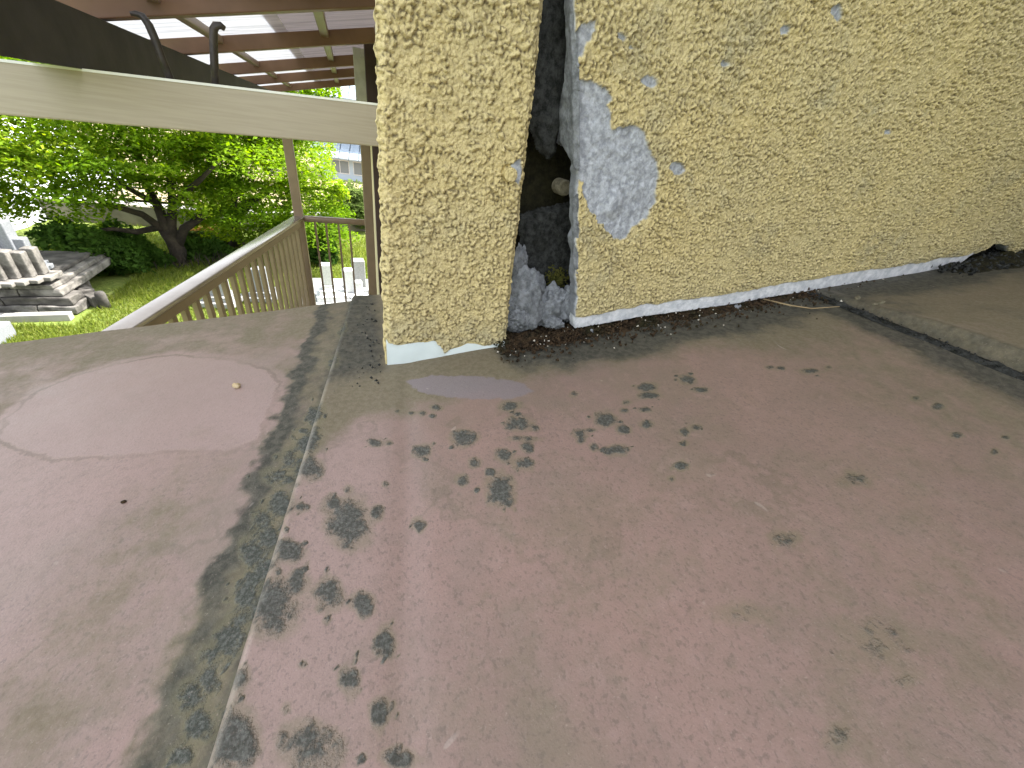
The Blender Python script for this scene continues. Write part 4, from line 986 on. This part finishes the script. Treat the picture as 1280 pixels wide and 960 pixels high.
# grass blades
def blades(n, seed):
    r = np.random.default_rng(seed)
    y = 7.0 + r.beta(1, 1.5, n) * 11; x = r.uniform(-8.5, 1.5, n); z = G + (fbm(x, y, 0.11, 3, 1) - 0.5) * 0.25 - .02
    keep = ~((x < -5.6) & (y > 9.4) & (y < 12.6)); x, y, z = x[keep], y[keep], z[keep]; n = len(x)
    a = r.uniform(0, 6.28, n); h = r.uniform(.05, .16, n) * (0.6 + .9 * fbm(x, y, .9, 3, 2)); wd = r.uniform(.008, .02, n)
    bx_, by_ = np.cos(a) * wd, np.sin(a) * wd; lx, ly = r.normal(0, .06, n), r.normal(0, .06, n)
    V = np.stack([np.stack([x - bx_, y - by_, z], -1), np.stack([x + bx_, y + by_, z], -1), np.stack([x + lx, y + ly, z + h], -1)], 1).reshape(-1, 3)
    t = np.clip(r.normal(.5, .22, n), 0, 1)
    return mesh_np('grass', V, np.arange(3 * n).reshape(-1, 3), MAT['blade'], False, {'tint': np.repeat(t, 3)})
g = link('grass', blades(110000, 4)); tag(g, 'sunlit lawn grass between graves and trees', 'grass', kind='stuff')

# ---- graves
def box_part(name, lo, hi, mat, parent, bev=.012, taper=0):
    m = MB(); m.box(lo, hi, bev=bev)
    if taper:
        for v in m.bm.verts:
            if v.co.z > (lo[2] + hi[2]) / 2: v.co.x *= 1 - taper; v.co.y *= 1 - taper
    return m.build(name, mat, parent)
def grave(loc, h, wd, mat, lb, rz=0, tiers=2, group='gravestones in the cemetery'):
    t = empty('gravestone', loc, lb, 'gravestone', group, rz); z = 0
    for i in range(tiers):
        ww = wd * (2.3 - .62 * i) / 2; hh = h * .14
        box_part('plinth_stone', (-ww, -ww, z), (ww, ww, z + hh - .002), mat, t); z += hh
    m = MB(); m.box((-wd / 2, -wd / 2, z), (wd / 2, wd / 2, z + h * (1 - .14 * tiers)), bev=.02); m.build('shaft', mat, t)
    return t
def gpos(px, py, z=G): p = P_flat(px, py, z); return (p[0], p[1], z)
plat = MB(); p = gpos(425, 374); plat.box((p[0] - .9, p[1] - .9, G - .05), (p[0] + 1.6, p[1] + 1.1, G + .22), bev=.015); o = plat.build('grave_platform', MAT['granite']); tag(o, 'pale granite platform under the white graves seen through the balusters', 'platform'); o['kind'] = 'thing'
pz = G + .222
grave(gpos(411, 372, pz), 0.90, .25, MAT['granite_white'], 'white gravestone on three-step base, leftmost behind the slim balusters', .1, 3)
grave(gpos(437, 368, pz), .70, .26, MAT['granite_white'], 'white block gravestone second behind the slim balusters', .1, 1)
grave(gpos(450, 362, pz), .85, .32, MAT['granite'], 'tall grey gravestone beside the bronze wall post', .1, 1)
grave(gpos(449, 370, pz), .42, .20, MAT['granite_white'], 'small white gravestone low beside the bronze wall post', .1, 1)
grave(gpos(279, 378), .85, .34, MAT['granite'], 'pale gravestone seen through the left balusters', -.2, 2)
grave(gpos(330, 372), .8, .30, MAT['granite_grey'], 'grey gravestone seen through the crowded balusters by the post', -.1, 2)

# terraced grave plot at left
plot = empty('grave_plot', (-7.6, 11, G), 'stained stepped stone grave plot at the left edge of the garden', 'grave plot')
PR = -5.75; 
tiers = [(10.0, 10.75, 0.0, .62, 0.0), (10.28, 12.6, .0, .93, -.22), (10.5, 12.4, .0, 1.16, -.38)]
def course(y0, z0, z1, xr, depth, seed, mats):
    r = random.Random(seed); x = xr
    while x > -12:
        L = r.uniform(.55, 1.1); j = r.uniform(-.012, .012)
        mb_ = MB(); mb_.box((x - L + .014, y0 + j, z0), (x, y0 + depth, z1 - r.uniform(.004, .012)), bev=.018)
        bmesh.ops.subdivide_edges(mb_.bm, edges=[e for e in mb_.bm.edges if e.calc_length() > .1], cuts=4, use_grid_fill=True)
        for v in mb_.bm.verts:
            n_ = [(float(fbm(np.array([v.co.x * 1.0 + k * 7]), np.array([v.co.y + v.co.z * 1.7]), 5, 3, 40 + k)[0]) - .5) for k in range(3)]
            v.co += Vector(n_) * .05
        mb_.build('stone_block', r.choice(mats), plot).location = (7.6, -11, 0)
        x -= L
mats = [MAT['old_stone'], MAT['old_stone'], MAT['dark_stone']]
course(9.95, .0, .20, PR, .5, 1, [MAT['dark_stone'], MAT['old_stone']]); course(9.98, .20, .36, PR - .04, .5, 2, [MAT['dark_stone'], MAT['old_stone'], MAT['dark_stone']])
course(10.05, .36, .53, PR - .16, 2.3, 3, [MAT['old_stone']]); course(10.03, .53, .62, PR - .24, 2.35, 4, mats); course(10.22, .62, .70, PR - .42, 2.0, 5, [MAT['dark_stone'], MAT['old_stone']])
kb = MB(); kb.bar((-11, 9.35, G + .07), (-5.75, 9.72, G + .07), .18, .16, bev=.015); o = kb.build('kerb', MAT['concrete']); tag(o, 'pale kerb stone along the front of the stepped grave plot', 'kerb'); o['kind'] = 'thing'
gl = [(54, 347, .62, .20, 'old_stone', 'rightmost short stained stone on the stepped plot'), (40, 350, .58, .20, 'old_stone', 'second short stained stone from the right on the stepped plot'),
      (22, 352, .62, .22, 'old_stone', 'third short stained stone from the right on the stepped plot'), (5, 354, .58, .22, 'old_stone', 'fourth short stained stone from the right on the stepped plot'), (-14, 356, .6, .22, 'old_stone', 'short stained stone at the left end of the plot'),
      (28, 338, 1.0, .28, 'granite_grey', 'tall blue-grey polished stone behind the short ones'), (8, 340, .98, .26, 'granite_grey', 'second tall blue-grey stone, left of the tallest one'), (44, 338, .68, .20, 'granite_grey', 'slim grey stone behind the rightmost short one')]
for px, py, h, wd, m, lb in gl: grave(gpos(px, py, G + .703), h, wd, MAT[m], lb, rt.uniform(-.08, .08), 1, 'stones on the stepped grave plot')
o = MB().box((-7.6, 8.35, G - .02), (-6.25, 9.0, G + .30), bev=.02).build('granite_block', MAT['granite_grey']); tag(o, 'low blue-grey granite block at the left edge by the roof', 'block'); o['kind'] = 'thing'
lwall = empty('stone_wall', (-6.3, 11.5, G), 'low dark stone wall running from the stepped plot to the grass', 'stone wall'); lwall['kind'] = 'thing'
a = Vector(gpos(66, 350)); b_ = Vector(gpos(128, 384)); r = random.Random(9); nn = 6
for i in range(nn):
    s0, s1 = i / nn, (i + 1) / nn - .012
    h0 = .42 - .2 * s0 + r.uniform(-.02, .02)
    p0, p1 = a.lerp(b_, s0), a.lerp(b_, s1)
    o = MB().bar(p0 + Vector((0, 0, h0 / 2)), p1 + Vector((0, 0, h0 / 2)), .24 + r.uniform(-.02, .02), h0, bev=.02).build('coping_stone', MAT['dark_stone'], lwall); o.location = (6.3, -11.5, -G)
for px, py, h, lb in [(132, 384, .38, 'round-topped stone stub at the end of the low wall'), (111, 366, .40, 'round-topped stone stub behind the low wall')]:
    o = MB().tube([(0, 0, -.05), (0, 0, h * .8), (0, 0, h * .95), (0, 0, h)], [.10, .095, .075, .02], 12).build('stone_stub', MAT['dark_stone'], None, gpos(px, py), True); tag(o, lb, 'stone post', 'stone stubs by the low wall')
# brushwood edge under the trees
hedge = MB(); rr_ = random.Random(4)
for i in range(200):
    px = rr_.uniform(66, 300); x, y, _ = gpos(px, 338 - (px - 66) * .045 + rr_.uniform(-6, 4)); hh = rr_.uniform(.1, .35)
    hedge.tube([(x, y, G - .03), (x + rr_.uniform(-.15, .15), y + rr_.uniform(-.1, .1), G + hh)], [.016, .006], 4, False)
o = hedge.build('brushwood', MAT['bark']); tag(o, 'dark low brushwood edging below the maples', 'brushwood', kind='stuff')

# ---- lane wall, guard fence, tunnel, house beyond
lwv = MB(); lwv.bar((-14, 18.5, G + .3), (-5, 17.9, G + .3), .25, .66); lwv.bar((-5, 17.9, G + .3), (6, 20.2, G + .3), .25, .66); o = lwv.build('lane_wall', MAT['tan_stone']); tag(o, 'low pale concrete wall along the lane behind the trees', 'wall'); o['kind'] = 'thing'
gf = empty('guard_fence', (-5, 18.1, G + .6), 'thin metal guard fence on the lane wall behind the trees', 'fence'); gf['kind'] = 'thing'
for i in range(9):
    x = -8.5 + i * .9; y = 18.1 - (x + 5) * .067 if x < -5 else 17.9 + (x + 5) * .209
    MB().box((-.03, -.03, 0), (.03, .03, .75)).build('fence_post', MAT['dark_stone'], gf, (x + 5, y - 18.1, .035))
MB().bar((-3.5, .233, .6), (0, -.2, .6), .03, .06).bar((0, -.2, .6), (3.7, .573, .6), .03, .06).build('fence_rail', MAT['dark_stone'], gf)
tn = empty('tunnel_greenhouse', (-13.3, 16, G), 'white film tunnel greenhouse with hoops behind the left graves', 'greenhouse'); tn['kind'] = 'thing'
th = np.linspace(0, math.pi, 25); yy = np.linspace(0, 9, 40); T, Yt = np.meshgrid(th, yy, indexing='ij')
rr3 = 1 + .012 * np.cos(Yt * 2 * math.pi / .9) ; TX = 3.5 * np.cos(T) * rr3; TZ = 2.6 * np.sin(T) * rr3
link('film', mesh_np('film', np.stack([TX, Yt, TZ], -1).reshape(-1, 3), grid_faces(25, 40), MAT['tunnel'], True), tn)
hoop = MB().tube([(3.54 * math.cos(t), 0, 2.64 * math.sin(t)) for t in th], .022, 6).mesh('hoop', MAT['galv'], True)
for i in range(11): link('hoop', hoop, tn, (0, i * .9, 0))
ew = MB(); vs = [ew.bm.verts.new((3.48 * math.cos(t), .02, 2.58 * math.sin(t))) for t in th]; ew.bm.faces.new(vs); ew.build('end_film', MAT['tunnel'], tn)

hs = empty('far_house', (2.0, 33, G), 'pale blue house with grey tiled roofs beyond the right maple', 'house')
hs.rotation_euler = (0, 0, -.12)
box_part('lower_storey', (-4, 0, 0), (5, 6, 2.0), MAT['house_wall'], hs, 0)
box_part('upper_storey', (-3.6, 1.2, 2.0), (4.6, 5.6, 5.2), MAT['house_wall'], hs, 0)
def roofslab(name, y0, z0, y1, z1, x0, x1):
    m = MB(); n_ = 16
    for i in range(n_):                          # rolls of tile
        x = x0 + (x1 - x0) * (i + .5) / n_; m.bar((x, y0, z0), (x, y1, z1), (x1 - x0) / n_ * .92, .12, bev=.03)
    return m.build(name, MAT['house_tile'], hs)
roofslab('skirt_roof', -.9, 1.55, 1.25, 2.45, -4.6, 5.5)
roofslab('main_roof', .3, 5.0, 3.4, 6.6, -4.4, 5.4); roofslab('main_roof', 6.5, 5.0, 3.4, 6.6, -4.4, 5.4)
for x in (-3.4, -1.9, -.4, 1.1, 2.6):
    wv = box_part('window', (x, -.05, .55), (x + 1.25, -.001, 1.42), MAT['galv'], hs, 0); box_part('pane', (x + .05, -.062, .61), (x + .6, -.052, 1.36), MAT['glass'], wv, 0); box_part('pane', (x + .65, -.062, .61), (x + 1.2, -.052, 1.36), MAT['glass'], wv, 0)
for x in (-2.6, .2, 2.4):
    wv = box_part('window', (x, 1.13, 3.0), (x + 1.5, 1.19, 4.2), MAT['galv'], hs, 0); box_part('pane', (x + .06, 1.118, 3.06), (x + .72, 1.128, 4.14), MAT['glass'], wv, 0); box_part('pane', (x + .78, 1.118, 3.06), (x + 1.44, 1.128, 4.14), MAT['glass'], wv, 0)
